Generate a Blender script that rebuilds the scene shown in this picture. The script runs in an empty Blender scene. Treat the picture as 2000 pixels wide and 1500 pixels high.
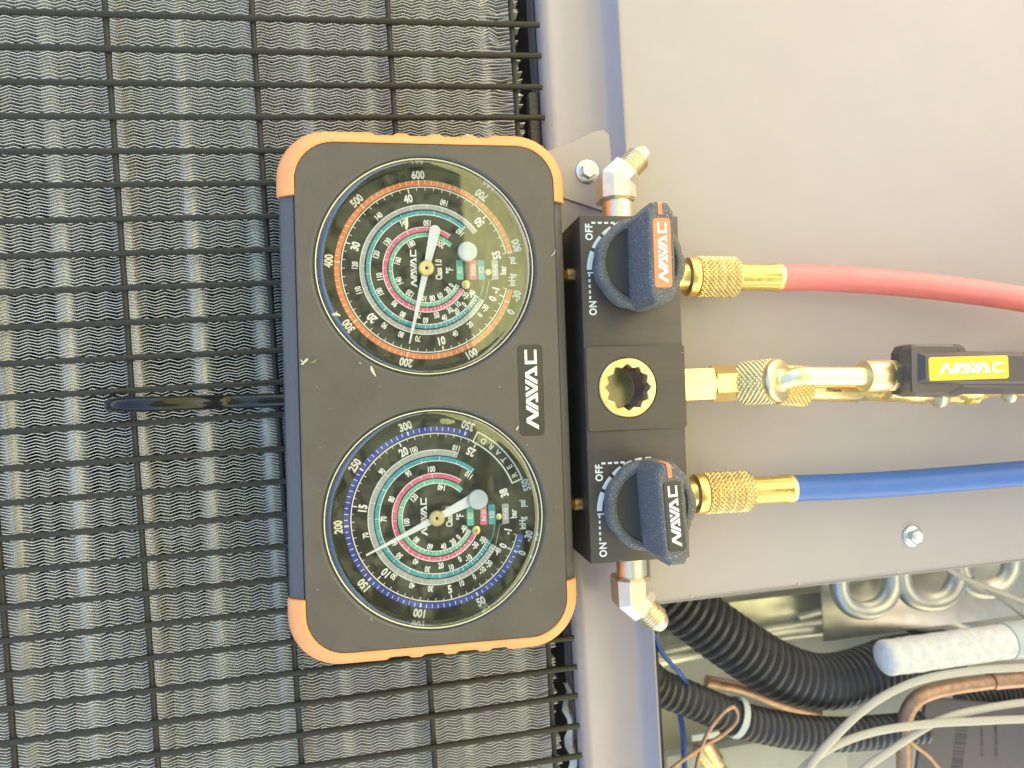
import bpy, bmesh, math, random
from mathutils import Matrix, Vector, noise
random.seed(7)
R_ = math.radians
# ---------------------------------------------------------------- frames
# Everything is modelled in small units (1 unit = 0.2 mm) in the frame of the condenser's front face:
# x = world down, y = world +X (sideways), z = out of the unit.  It is turned upright and scaled to metres at the end.
S = 0.0002
RB = Matrix(((0.9832820382667251, -0.05926522423685511, 0.17217452313913867),
             (0.061832147064304635, 0.9980405900533571, -0.009579467384202366),
             (-0.17126943338334694, 0.020065238650513868, 0.9850198817214022)))
RG = Matrix(((0.9870801506854808, -0.03219586059752129, 0.1569592389224455),
             (0.029365172933871878, 0.9993621713361757, 0.020320854332634763),
             (-0.15751337321412479, -0.015449176762188295, 0.9873959996860826)))
TG = Vector((-159.318729, -17.7603047, -1400.0))
M3 = Matrix(((0, 1, 0), (0, 0, -1), (-1, 0, 0)))          # condenser frame -> world
OFF = Vector((0, 0, 1.0))
MGU = (RB.transposed() @ RG).to_4x4(); MGU.translation = RB.transposed() @ TG
IDU = Matrix.Identity(4)
FOC = 1400.0

def P(px, py, z):
    d = RB.transposed() @ Vector(((px - 1000) / FOC, (750 - py) / FOC, -1.0))
    return d * (z / d.z)

def G(px, py, z):
    d = RG.transposed() @ Vector(((px - 1000) / FOC, (750 - py) / FOC, -1.0))
    o = RG.transposed() @ TG
    return d * ((z + o.z) / d.z) - o

# ---------------------------------------------------------------- camera, world, light
scn = bpy.context.scene
cam = bpy.data.cameras.new("camera"); camo = bpy.data.objects.new("camera", cam)
scn.collection.objects.link(camo); scn.camera = camo
cm = (M3 @ RB.transposed()).to_4x4(); cm.translation = OFF
camo.matrix_world = cm
cam.sensor_width = 36.0; cam.lens = 36.0 * FOC / 2000.0
cam.clip_start = 0.01; cam.clip_end = 500.0
cam.dof.use_dof = True; cam.dof.focus_distance = 1400 * S; cam.dof.aperture_fstop = 10.0

world = bpy.data.worlds.new("World"); scn.world = world; world.use_nodes = True
wn = world.node_tree; wn.nodes.clear()
sky = wn.nodes.new("ShaderNodeTexSky"); sky.sky_type = 'NISHITA'; sky.sun_disc = False
SUN_EL, SUN_AZ = 50.0, 22.0      # the sun stands behind the unit: its front is in shade, the lawn before it is sunlit
sky.sun_elevation = R_(SUN_EL); sky.sun_rotation = R_(SUN_AZ)
sky.air_density = 1.1; sky.dust_density = 2.0; sky.ozone_density = 1.0
bg = wn.nodes.new("ShaderNodeBackground"); bg.inputs[1].default_value = 0.105
wo = wn.nodes.new("ShaderNodeOutputWorld")
wn.links.new(sky.outputs[0], bg.inputs[0]); wn.links.new(bg.outputs[0], wo.inputs[0])

sl = bpy.data.lights.new("sun", 'SUN'); sl.energy = 5.0; sl.angle = R_(0.6); sl.color = (1.0, 0.87, 0.70)
so = bpy.data.objects.new("sun", sl); scn.collection.objects.link(so)
sd = Vector((math.sin(R_(SUN_AZ)) * math.cos(R_(SUN_EL)), math.cos(R_(SUN_AZ)) * math.cos(R_(SUN_EL)), math.sin(R_(SUN_EL))))
so.rotation_euler = sd.to_track_quat('Z', 'Y').to_euler(); so.location = (0.5, -2, 3)

scn.view_settings.view_transform = 'Standard'; scn.view_settings.look = 'None'
scn.view_settings.exposure = 2.62; scn.view_settings.gamma = 1.0
scn.render.engine = 'CYCLES'

# ---------------------------------------------------------------- materials
MATS = {}
def mat(name, col, rough=0.5, metal=0.0, spec=0.5, var=0.0, vscale=0.02, bump=0.0, bscale=0.5, speck=None,
        speck_t=0.72, speck_s=0.12, stretch=(1, 1, 1), coat=0.0, sss=0.0, rvar=0.0):
    m = bpy.data.materials.new(name); m.use_nodes = True; nt = m.node_tree
    b = nt.nodes["Principled BSDF"]
    b.inputs["Base Color"].default_value = (*col, 1); b.inputs["Roughness"].default_value = rough
    b.inputs["Metallic"].default_value = metal; b.inputs["Specular IOR Level"].default_value = spec
    if coat: b.inputs["Coat Weight"].default_value = coat; b.inputs["Coat Roughness"].default_value = 0.08
    if var or bump or speck or rvar:
        tc = nt.nodes.new("ShaderNodeTexCoord"); mp = nt.nodes.new("ShaderNodeMapping")
        mp.inputs["Scale"].default_value = tuple(s / S for s in stretch)
        nt.links.new(tc.outputs["Object"], mp.inputs["Vector"])
    def ns(scale, detail=4.0):
        n = nt.nodes.new("ShaderNodeTexNoise"); n.inputs["Scale"].default_value = scale
        n.inputs["Detail"].default_value = detail; n.inputs["Roughness"].default_value = 0.6
        nt.links.new(mp.outputs[0], n.inputs["Vector"]); return n
    src = None
    if var:
        n = ns(vscale); mx = nt.nodes.new("ShaderNodeMix"); mx.data_type = 'RGBA'
        mx.inputs[6].default_value = (*[c * (1 - var) for c in col], 1)
        mx.inputs[7].default_value = (*[min(1, c * (1 + var)) for c in col], 1)
        rp = nt.nodes.new("ShaderNodeMapRange"); rp.inputs[1].default_value = 0.3; rp.inputs[2].default_value = 0.7
        nt.links.new(n.outputs[0], rp.inputs[0]); nt.links.new(rp.outputs[0], mx.inputs[0])
        src = mx.outputs[2]; nt.links.new(src, b.inputs["Base Color"])
    if speck:
        n = ns(speck_s, 2.0); rp = nt.nodes.new("ShaderNodeMapRange")
        rp.inputs[1].default_value = speck_t; rp.inputs[2].default_value = speck_t + 0.03
        nt.links.new(n.outputs[0], rp.inputs[0])
        mx = nt.nodes.new("ShaderNodeMix"); mx.data_type = 'RGBA'
        if src: nt.links.new(src, mx.inputs[6])
        else: mx.inputs[6].default_value = (*col, 1)
        mx.inputs[7].default_value = (*speck, 1)
        nt.links.new(rp.outputs[0], mx.inputs[0]); nt.links.new(mx.outputs[2], b.inputs["Base Color"])
    if rvar:
        n = ns(vscale * 3); rp = nt.nodes.new("ShaderNodeMapRange")
        rp.inputs[1].default_value = .3; rp.inputs[2].default_value = .7
        rp.inputs[3].default_value = max(0, rough - rvar); rp.inputs[4].default_value = rough + rvar
        nt.links.new(n.outputs[0], rp.inputs[0]); nt.links.new(rp.outputs[0], b.inputs["Roughness"])
    if bump:
        n = ns(bscale, 3.0); bp = nt.nodes.new("ShaderNodeBump")
        bp.inputs["Strength"].default_value = bump; bp.inputs["Distance"].default_value = 1.0 * S
        nt.links.new(n.outputs[0], bp.inputs["Height"]); nt.links.new(bp.outputs[0], b.inputs["Normal"])
    MATS[name] = m; return m

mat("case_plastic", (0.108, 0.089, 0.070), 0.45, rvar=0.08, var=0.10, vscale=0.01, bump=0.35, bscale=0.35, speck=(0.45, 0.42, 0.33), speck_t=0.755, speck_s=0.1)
mat("side_plastic", (0.095, 0.09, 0.084), 0.34, bump=0.5, bscale=0.6)
mat("orange_rubber", (0.93, 0.36, 0.125), 0.55, var=0.06, vscale=0.02, bump=0.2, bscale=0.3)
mat("plate_black", (0.05, 0.042, 0.036), 0.28)
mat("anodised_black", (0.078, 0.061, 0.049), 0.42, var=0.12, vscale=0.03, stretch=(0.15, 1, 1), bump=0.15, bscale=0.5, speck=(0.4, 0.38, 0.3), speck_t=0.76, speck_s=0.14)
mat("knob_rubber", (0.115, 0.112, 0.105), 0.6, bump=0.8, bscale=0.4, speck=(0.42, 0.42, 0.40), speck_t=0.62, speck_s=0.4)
mat("knob_black", (0.065, 0.057, 0.048), 0.5, bump=0.2, bscale=0.3)
mat("dial_black", (0.030, 0.026, 0.021), 0.55)
mat("print_white", (0.95, 0.93, 0.86), 0.6)
mat("paint_white", (0.82, 0.82, 0.80), 0.45)
mat("print_orange", (0.90, 0.27, 0.10), 0.6)
mat("print_blue", (0.05, 0.08, 0.50), 0.6)
mat("print_grey", (0.46, 0.46, 0.45), 0.6)
mat("print_teal", (0.06, 0.38, 0.44), 0.6)
mat("print_pink", (0.80, 0.14, 0.27), 0.6)
mat("print_green", (0.16, 0.55, 0.38), 0.6)
mat("dark_line", (0.012, 0.012, 0.011), 0.6)  # near-black: plate seam, dial band borders, hub centre
mat("needle_white", (0.80, 0.82, 0.82), 0.4)
mat("cap_plastic", (0.55, 0.60, 0.66), 0.25, coat=0.3)
mat("brass", (0.90, 0.68, 0.31), 0.33, 1.0, var=0.10, vscale=0.03, rvar=0.08)
mat("brass_pale", (0.88, 0.76, 0.52), 0.42, 1.0, var=0.08, vscale=0.05, bump=0.25, bscale=0.5)
mat("brass_nickel", (0.95, 0.79, 0.46), 0.4, 1.0, var=0.06, vscale=0.03)
mat("brass_dark", (0.45, 0.30, 0.12), 0.4, 1.0)
mat("zinc", (0.72, 0.76, 0.76), 0.28, 1.0, var=0.12, vscale=0.08)
mat("chrome_letter", (0.92, 0.89, 0.83), 0.5, 0.6, var=0.12, vscale=0.2)
mat("red_hose", (0.88, 0.23, 0.20), 0.42, var=0.05, vscale=0.02, bump=0.15, bscale=0.3, speck=(0.2, 0.05, 0.04), speck_t=0.80, speck_s=0.12)
mat("blue_hose", (0.05, 0.15, 0.43), 0.42, var=0.05, vscale=0.02, bump=0.15, bscale=0.3)
mat("yellow_hose", (0.85, 0.62, 0.08), 0.45)
mat("yellow_plate", (0.90, 0.55, 0.03), 0.4)
mat("handle_plastic", (0.085, 0.068, 0.055), 0.34, bump=0.1, bscale=0.2)
mat("wire_coat", (0.034, 0.031, 0.022), 0.42, spec=0.3, bump=0.4, bscale=0.25, speck=(0.4, 0.4, 0.3), speck_t=0.79, speck_s=0.2)
mat("fin_edge", (0.76, 0.745, 0.71), 0.4, 0.3)
mat("fin_aluminium", (0.55, 0.53, 0.495), 0.5, 0.3, var=0.15, vscale=0.02)
mat("tube_metal", (0.64, 0.62, 0.58), 0.5, 0.6)
mat("coil_back", (0.24, 0.235, 0.225), 0.6)
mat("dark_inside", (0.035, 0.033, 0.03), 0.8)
mat("grey_paint", (0.42, 0.365, 0.335), 0.36, rvar=0.03, var=0.022, vscale=0.008, bump=0.06, bscale=0.1, speck=(0.30, 0.26, 0.22), speck_t=0.80, speck_s=0.035)
mat("post_paint", (0.335, 0.295, 0.30), 0.2, var=0.03, vscale=0.01, bump=0.06, bscale=0.1)
mat("rim_clear", (0.70, 0.66, 0.42), 0.15, coat=0.5)
mat("bore_metal", (0.20, 0.17, 0.15), 0.22, 0.9)
mat("hook_metal", (0.012, 0.012, 0.012), 0.16, 0.0, spec=0.35)
mat("foam", (0.10, 0.085, 0.07), 0.95, var=0.4, vscale=0.2, bump=1.0, bscale=0.3)
mat("conduit_black", (0.055, 0.05, 0.045), 0.38)
mat("pipe_alu", (0.62, 0.61, 0.54), 0.45, 0.8, var=0.1, vscale=0.02)
mat("insulation_white", (0.74, 0.71, 0.64), 0.6, var=0.12, vscale=0.05, bump=0.8, bscale=0.08)
mat("copper", (0.44, 0.28, 0.19), 0.48, 0.75, var=0.25, vscale=0.04)
mat("wire_grey", (0.52, 0.47, 0.37), 0.5, var=0.1, vscale=0.4, bump=0.6, bscale=0.8)
mat("wire_blue", (0.03, 0.08, 0.32), 0.4)
mat("tie_white", (0.52, 0.54, 0.50), 0.4)
mat("inner_green", (0.48, 0.47, 0.38), 0.5, var=0.08, vscale=0.01)
mat("inner_metal", (0.62, 0.60, 0.52), 0.3, 0.8, var=0.15, vscale=0.01)
mat("compressor_paint", (0.11, 0.095, 0.10), 0.5)
mat("label_print", (0.05, 0.045, 0.05), 0.6)
mat("dry_grass", (0.58, 0.56, 0.36), 0.7, var=0.2, vscale=0.2)
mat("green_bit", (0.22, 0.24, 0.10), 0.7, var=0.3, vscale=0.3)
# lawn (seen only as reflection in the lenses and metal)
lm = mat("lawn", (0.26, 0.28, 0.11), 0.9, var=0.35, vscale=0.0006)
# clear lens: fresnel mirror over see-through
m = bpy.data.materials.new("lens_clear"); m.use_nodes = True; nt = m.node_tree; nt.nodes.clear()
o = nt.nodes.new("ShaderNodeOutputMaterial"); mx = nt.nodes.new("ShaderNodeMixShader")
tr = nt.nodes.new("ShaderNodeBsdfTransparent"); gl = nt.nodes.new("ShaderNodeBsdfGlossy"); fr = nt.nodes.new("ShaderNodeFresnel")
ad = nt.nodes.new("ShaderNodeMath"); ad.operation = 'MULTIPLY_ADD'; ad.inputs[1].default_value = 1.6; ad.inputs[2].default_value = 0.095
tr.inputs[0].default_value = (0.97, 0.97, 0.96, 1); gl.inputs["Roughness"].default_value = 0.015; fr.inputs[0].default_value = 1.5
ge = nt.nodes.new("ShaderNodeNewGeometry"); io = nt.nodes.new("ShaderNodeMapRange"); io.inputs[3].default_value = 1.5; io.inputs[4].default_value = 1 / 1.5
nt.links.new(ge.outputs["Backfacing"], io.inputs[0]); nt.links.new(io.outputs[0], fr.inputs[0])   # a thin pane: the same reflectance from both sides
nt.links.new(fr.outputs[0], ad.inputs[0]); nt.links.new(ad.outputs[0], mx.inputs[0])
nt.links.new(tr.outputs[0], mx.inputs[1]); nt.links.new(gl.outputs[0], mx.inputs[2]); nt.links.new(mx.outputs[0], o.inputs[0])
MATS["lens_clear"] = m

# ---------------------------------------------------------------- mesh helpers
COL = scn.collection
TOPS = []
class MB:
    def __init__(s): s.v = []; s.f = []; s.m = []; s.mats = []; s.sm = []
    def mi(s, name):
        if name not in s.mats: s.mats.append(name)
        return s.mats.index(name)
    def add(s, verts, faces, mname, smooth=False, mx=None):
        b = len(s.v)
        for p in verts:
            p = Vector(p)
            s.v.append(mx @ p if mx is not None else p)
        k = s.mi(mname)
        for f in faces: s.f.append([b + i for i in f]); s.m.append(k); s.sm.append(smooth)
    def box(s, lo, hi, mname, bev=0.0, mx=None):
        x0, y0, z0 = lo; x1, y1, z1 = hi
        if bev <= 0:
            v = [(x0, y0, z0), (x1, y0, z0), (x1, y1, z0), (x0, y1, z0), (x0, y0, z1), (x1, y0, z1), (x1, y1, z1), (x0, y1, z1)]
            f = [(3, 2, 1, 0), (4, 5, 6, 7), (0, 1, 5, 4), (1, 2, 6, 5), (2, 3, 7, 6), (3, 0, 4, 7)]
            s.add(v, f, mname, False, mx); return
        bm = bmesh.new(); bmesh.ops.create_cube(bm, size=1)
        for v in bm.verts: v.co = Vector(((x0 + x1) / 2 + v.co.x * (x1 - x0), (y0 + y1) / 2 + v.co.y * (y1 - y0), (z0 + z1) / 2 + v.co.z * (z1 - z0)))
        bmesh.ops.bevel(bm, geom=bm.edges[:], offset=bev, segments=2, profile=0.5, affect='EDGES')
        s.addbm(bm, mname, True, mx)
    def addbm(s, bm, mname, smooth=False, mx=None):
        bm.verts.index_update()
        s.add([v.co.copy() for v in bm.verts], [[v.index for v in f.verts] for f in bm.faces], mname, smooth, mx); bm.free()
    def prism(s, poly, z0, z1, mname, mx=None, smooth=False, bev=0.0):
        n = len(poly)
        if bev:
            cx = sum(p[0] for p in poly) / n; cy = sum(p[1] for p in poly) / n
            inn = inset(poly, bev)
            v = [(x, y, z0) for x, y in poly] + [(x, y, z1 - bev) for x, y in poly] + [(x, y, z1) for x, y in inn]
            f = [list(range(n))[::-1], [2 * n + i for i in range(n)]]
            for i in range(n):
                j = (i + 1) % n
                f.append((i, j, n + j, n + i)); f.append((n + i, n + j, 2 * n + j, 2 * n + i))
        else:
            v = [(x, y, z0) for x, y in poly] + [(x, y, z1) for x, y in poly]
            f = [list(range(n))[::-1], [n + i for i in range(n)]] + [(i, (i + 1) % n, n + (i + 1) % n, n + i) for i in range(n)]
        s.add(v, f, mname, smooth, mx)
    def flat(s, poly, z, mname, mx=None):
        s.add([(x, y, z) for x, y in poly], [list(range(len(poly)))], mname, False, mx)
    def lathe(s, prof, mname, n=48, mx=None, rfun=None, smooth=True, cap0=True, cap1=True):
        """prof: list of (r, z) ; axis z"""
        v = []; f = []
        for k, (r, z) in enumerate(prof):
            for i in range(n):
                a = 2 * math.pi * i / n
                rr = r if rfun is None else rfun(r, a, z)
                v.append((rr * math.cos(a), rr * math.sin(a), z))
        for k in range(len(prof) - 1):
            for i in range(n):
                j = (i + 1) % n
                f.append((k * n + i, k * n + j, (k + 1) * n + j, (k + 1) * n + i))
        if cap0: f.append(list(range(n))[::-1])
        if cap1: f.append([(len(prof) - 1) * n + i for i in range(n)])
        s.add(v, f, mname, smooth, mx)
    def ringband(s, cx, cy, r0, r1, a0, a1, z, mname, step=3.0):
        """flat annular band, angles are photo-clockwise degrees"""
        n = max(2, int(abs(a1 - a0) / step)); v = []; f = []
        for i in range(n + 1):
            a = R_(-(a0 + (a1 - a0) * i / n))
            v.append((cx + r0 * math.cos(a), cy + r0 * math.sin(a), z)); v.append((cx + r1 * math.cos(a), cy + r1 * math.sin(a), z))
        for i in range(n): f.append((2 * i + 2, 2 * i + 3, 2 * i + 1, 2 * i))
        s.add(v, f, mname)
    def tick(s, cx, cy, r0, r1, a, w, z, mname):
        a = R_(-a); u = Vector((math.cos(a), math.sin(a), 0)); n = Vector((-u.y, u.x, 0)) * w / 2; c = Vector((cx, cy, z))
        s.add([c + u * r0 - n, c + u * r1 - n, c + u * r1 + n, c + u * r0 + n], [(0, 1, 2, 3)], mname)
    def tube(s, pts, rad, mname, n=14, seg=6, smooth=True, caps=True, interp=True, rf=None, ds=None):
        pts = [Vector(p) for p in pts]
        path = catmull(pts, seg) if interp and len(pts) > 2 else pts
        if ds: path = resample(path, ds)
        rings = []; L = 0
        T = (path[1] - path[0]).normalized()
        up = Vector((0, 0, 1)) if abs(T.z) < 0.9 else Vector((1, 0, 0))
        N = (up - T * up.dot(T)).normalized(); v = []; f = []
        for k, p in enumerate(path):
            if k: L += (p - path[k - 1]).length
            t = (path[min(k + 1, len(path) - 1)] - path[max(k - 1, 0)]).normalized()
            N = (N - t * N.dot(t)).normalized(); B = t.cross(N)
            if rf: r = rf(L, k)
            elif isinstance(rad, (list, tuple)):
                q = k / (len(path) - 1) * (len(rad) - 1); i = min(int(q), len(rad) - 2); r = rad[i] + (rad[i + 1] - rad[i]) * (q - i)
            else: r = rad
            for i in range(n):
                a = 2 * math.pi * i / n
                v.append(p + (N * math.cos(a) + B * math.sin(a)) * r)
        for k in range(len(path) - 1):
            for i in range(n):
                j = (i + 1) % n
                f.append((k * n + i, k * n + j, (k + 1) * n + j, (k + 1) * n + i))
        if caps: f.append(list(range(n))[::-1]); f.append([(len(path) - 1) * n + i for i in range(n)])
        s.add(v, f, mname, smooth)
    def text(s, txt, cx, cy, h, ang, z, mname, cond=0.72, bold=0.02, mx=None, spacing=1.0, depth=0.0):
        """text centred at cx,cy; cap height h; ang = direction of reading, degrees ccw"""
        vs, fs = glyphs(txt, bold, spacing)
        xs = [p[0] for p in vs]; mxx = (min(xs) + max(xs)) / 2; ys = [p[1] for p in vs]
        sc = h / 0.70; a = R_(ang); ca, sa = math.cos(a), math.sin(a)
        out = []
        for x, y in vs:
            X = (x - mxx) * sc * cond; Y = (y - 0.35) * sc
            out.append((cx + X * ca - Y * sa, cy + X * sa + Y * ca, z))
        s.add(out, fs, mname, False, mx)
        return (max(xs) - min(xs)) * sc * cond
    def logo(s, cx, cy, h, ang, z, mname, length=None, mx=None, tri=None, th=0.0):
        k = (length / (6.2 * h)) if length else 1.0
        a = R_(ang); ca, sa = math.cos(a), math.sin(a); w = 0.33
        def pr(s0, t0, s1, t1): return [(s0 - w / 2, t0), (s0 + w / 2, t0), (s1 + w / 2, t1), (s1 - w / 2, t1)]
        def rc(s0, t0, s1, t1): return [(s0, t0), (s1, t0), (s1, t1), (s0, t1)]
        items = [pr(.17, 0, .72, 1), pr(1.2, 0, .74, 1), pr(1.2, 0, 1.76, 1),
                 pr(1.64, 0, 2.2, 1), pr(2.72, 0, 2.22, 1), rc(2.12, 0, 2.72, .19),
                 pr(3.2, 0, 2.68, 1), pr(3.2, 0, 3.78, 1),
                 pr(3.66, 0, 4.24, 1), pr(4.78, 0, 4.27, 1), rc(4.18, 0, 4.78, .19),
                 rc(5.08, 0, 5.34, 1), rc(5.08, .79, 6.2, 1), rc(5.08, 0, 6.2, .21)]
        items.append([(3.03, 1.0), (3.2, .66), (3.4, 1.0)])
        for i, poly in enumerate(items):
            q = []
            for (u, t) in poly:
                X = (u - 3.1) * h * k; Y = (t - .5) * h
                q.append((cx + X * ca - Y * sa, cy + X * sa + Y * ca))
            if area(q) < 0: q = q[::-1]
            nm = (tri or mname) if i == len(items) - 1 else mname
            zz = z + 0.12 * (i % 3)
            if th: s.prism(q, z - 0.4, zz + th, nm, mx)
            else: s.flat(q, zz, nm, mx)
    def build(s, name, parent=None, origin=None, **kw):
        me = bpy.data.meshes.new(name)
        og = Vector(origin) if origin is not None else (parent_origin(parent) if parent else Vector())
        me.from_pydata([v - og for v in s.v], [], s.f)
        for nme in s.mats: me.materials.append(MATS[nme])
        me.polygons.foreach_set("material_index", s.m); me.polygons.foreach_set("use_smooth", s.sm)
        me.update()
        ob = bpy.data.objects.new(name, me); COL.objects.link(ob)
        if parent is not None: ob.parent = parent; ORIG[ob.name] = og
        for k, v in kw.items(): ob[k] = v
        if any(s.sm):
            try: me.set_sharp_from_angle(angle=R_(38))
            except Exception: pass
        return ob
ORIG = {}
def parent_origin(p): return ORIG.get(p.name, Vector())
def area(q): return sum(q[i][0] * q[(i + 1) % len(q)][1] - q[(i + 1) % len(q)][0] * q[i][1] for i in range(len(q))) / 2
def inset(poly, d):
    n = len(poly); out = []; sg = 1 if area(poly) > 0 else -1
    for i in range(n):
        a = Vector(poly[i - 1]); b = Vector(poly[i]); c = Vector(poly[(i + 1) % n])
        e1 = (b - a).normalized(); e2 = (c - b).normalized()
        n1 = Vector((-e1.y, e1.x)); n2 = Vector((-e2.y, e2.x)); m = (n1 + n2)
        m = m / max(0.3, m.length_squared / 2); out.append(tuple(b + m * d * sg))
    return out
def catmull(pts, seg):
    out = []
    P_ = [pts[0] * 2 - pts[1]] + pts + [pts[-1] * 2 - pts[-2]]
    for i in range(1, len(P_) - 2):
        a, b, c, d = P_[i - 1], P_[i], P_[i + 1], P_[i + 2]
        for k in range(seg):
            t = k / seg
            out.append(0.5 * ((2 * b) + (c - a) * t + (2 * a - 5 * b + 4 * c - d) * t * t + (3 * b - a - 3 * c + d) * t ** 3))
    out.append(pts[-1]); return out
def resample(path, ds):
    out = [path[0].copy()]; need = ds
    for i in range(len(path) - 1):
        a, b = path[i], path[i + 1]; L = (b - a).length; pos = 0
        while L - pos >= need:
            pos += need; out.append(a.lerp(b, pos / L)); need = ds
        need -= (L - pos)
    return out
_G = {}
def glyphs(txt, bold, spacing):
    k = (txt, bold, spacing)
    if k in _G: return _G[k]
    c = bpy.data.curves.new("t", 'FONT'); c.body = txt; c.offset = bold; c.resolution_u = 3; c.space_character = spacing
    o = bpy.data.objects.new("t", c); COL.objects.link(o)
    dg = bpy.context.evaluated_depsgraph_get(); me = o.evaluated_get(dg).to_mesh()
    vs = [(v.co.x, v.co.y) for v in me.vertices]; fs = [list(p.vertices) for p in me.polygons]
    # make faces look +z
    out = []
    for f in fs:
        q = [vs[i] for i in f]
        out.append(f if area(q) > 0 else f[::-1])
    o.evaluated_get(dg).to_mesh_clear(); bpy.data.objects.remove(o); bpy.data.curves.remove(c)
    _G[k] = (vs, out); return _G[k]
def rrect(x0, x1, y0, y1, r, nc=8, ns=1):
    pts = []
    for cx, cy, a0 in ((x1 - r, y1 - r, 0), (x0 + r, y1 - r, 90), (x0 + r, y0 + r, 180), (x1 - r, y0 + r, 270)):
        for i in range(nc + 1):
            a = R_(a0 + 90 * i / nc); pts.append((cx + r * math.cos(a), cy + r * math.sin(a)))
    return pts
def circle(cx, cy, r, n=64, rf=None):
    return [(cx + (rf(2 * math.pi * i / n) if rf else r) * math.cos(2 * math.pi * i / n), cy + (rf(2 * math.pi * i / n) if rf else r) * math.sin(2 * math.pi * i / n)) for i in range(n)]
def plate_holes(mb, outer, holes, z, mname):
    bm = bmesh.new(); es = []
    for lp in [outer] + holes:
        vs = [bm.verts.new((x, y, z)) for x, y in lp]
        for i in range(len(vs)): es.append(bm.edges.new((vs[i], vs[(i + 1) % len(vs)])))
    bmesh.ops.triangle_fill(bm, edges=es, use_beauty=True, use_dissolve=False, normal=(0, 0, 1))
    for f in bm.faces:
        f.normal_update()
        if f.normal.z < 0: f.normal_flip()
    mb.addbm(bm, mname)
def sweep2(mb, rings, mname, closed=True, smooth=True, rev=False):
    """rings: list of lists of 3d points, same count"""
    n = len(rings[0]); v = [p for r in rings for p in r]; f = []
    for k in range(len(rings) - 1):
        for i in range(n if closed else n - 1):
            j = (i + 1) % n
            q = (k * n + i, k * n + j, (k + 1) * n + j, (k + 1) * n + i)
            f.append(q[::-1] if rev else q)
    mb.add(v, f, mname, smooth)

def thing(name, label, cat, origin=(0, 0, 0), frame=IDU, group=None, kind=None):
    o = bpy.data.objects.new(name, None); COL.objects.link(o); o.empty_display_size = 0.01
    og = Vector(origin); ORIG[o.name] = og
    o["_f"] = 1; FR[o.name] = frame @ Matrix.Translation(og)
    o["label"] = label; o["category"] = cat
    if group: o["group"] = group
    if kind: o["kind"] = kind
    return o
FR = {}
def solo(mb, name, label, cat, frame=IDU, origin=None, group=None, kind=None):
    """a thing that is one mesh"""
    if origin is None:
        origin = sum((v for v in mb.v), Vector()) / len(mb.v)
    o = mb.build(name, None, origin=origin); FR[o.name] = frame @ Matrix.Translation(Vector(origin))
    ORIG[o.name] = Vector(origin)
    if label: o["label"] = label; o["category"] = cat
    if group: o["group"] = group
    if kind: o["kind"] = kind
    return o
def share(src, parent, loc, name=None):
    o = src.copy(); o.parent = parent; o.location = Vector(loc); COL.objects.link(o); ORIG[o.name] = ORIG.get(src.name, Vector()); return o
def axis_mx(o, d, up=(0, 0, 1)):
    """matrix taking +z to direction d at o"""
    d = Vector(d).normalized(); u = Vector(up)
    if abs(d.dot(u)) > 0.95: u = Vector((0, 1, 0))
    x = u.cross(d).normalized(); y = d.cross(x)
    m = Matrix((x, y, d)).transposed().to_4x4(); m.translation = Vector(o); return m
def hexring(r, n=6, a0=0): return [(r * math.cos(2 * math.pi * i / n + a0), r * math.sin(2 * math.pi * i / n + a0)) for i in range(n)]

# ================================================================ ground (behind the photographer, seen in reflections)
g = MB(); NG = 12
g.add([(-OFF.z / S * -1, y, z) for y, z in ((-2e5, -3e5), (2e5, -3e5), (2e5, 3e5), (-2e5, 3e5))], [(0, 1, 2, 3)], "lawn")
solo(g, "lawn", None, None, origin=(OFF.z / S, 0, 0), kind="structure")

mat("bounce_concrete", (0.46, 0.43, 0.37), 0.85, var=0.12, vscale=0.001)
g = MB(); gx = OFF.z / S; g.box((gx - 500, -9000, -3400), (gx + 200, 7000, 6500), "bounce_concrete")  # unseen pale slab, added to throw light up and show in the brass
solo(g, "bounce_pad", None, None, origin=(gx - 500, 0, 0), kind="structure")
mat("added_hedge_leaf", (0.045, 0.06, 0.028), 0.85, var=0.4, vscale=0.0012)
def added_hedge(x0, x1, y0, y1, h, label):          # metres, world axes; unseen leaf rows added to darken the lens reflections
    rg = random.Random(int(h * 10)); b = MB(); n = 2600
    for _ in range(n):
        # leaf clumps over the front, top and ends of the row
        X = rg.uniform(x0, x1); Z = h * rg.random() ** .8; Y = y1 - rg.random() ** 2 * .4
        if rg.random() < .25: Y = rg.uniform(y0, y1); Z = h * rg.uniform(.93, 1.06)
        c = Vector(((OFF.z - Z) / S, X / S, -Y / S)); q = 0.07 / S * (h / 2)
        u = Vector((rg.uniform(-1, 1), rg.uniform(-1, 1), rg.uniform(-.5, .5))).normalized() * q
        w = Vector((rg.uniform(-1, 1), rg.uniform(-1, 1), rg.uniform(-.5, .5))).normalized() * q
        b.add([c - u, c + w, c + u, c - w], [(0, 1, 2, 3)], "added_hedge_leaf")
    b.box(((OFF.z - h * .97) / S, x0 / S, -(y1 - .12) / S), (OFF.z / S, x1 / S, -y0 / S), "added_hedge_leaf")
    solo(b, "added_hedge", label, "added_hedge", origin=(OFF.z / S, (x0 + x1) / 2 / S, -(y0 + y1) / 2 / S), kind="stuff")
added_hedge(-6, 9, -9.5, -8.0, 3.2, "tall dark hedgerow added out of view beyond the lawn to darken the lens reflections")
added_hedge(-3.2, -0.05, -3.6, -2.7, 2.0, "lower dark hedge standing nearer, to one side of the lawn")
cab = MB(); cab.box((-1500, -2300, -5200), (gx - 500, 2300, -2185), "grey_paint", bev=12)  # unseen body box, added to keep the sun off the front
cabt = solo(cab, "sun_block_cabinet", "unseen grey steel cabinet body behind the coil and compartment, added to block the sun", "cabinet", origin=(gx - 500, 0, -3700))
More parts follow.
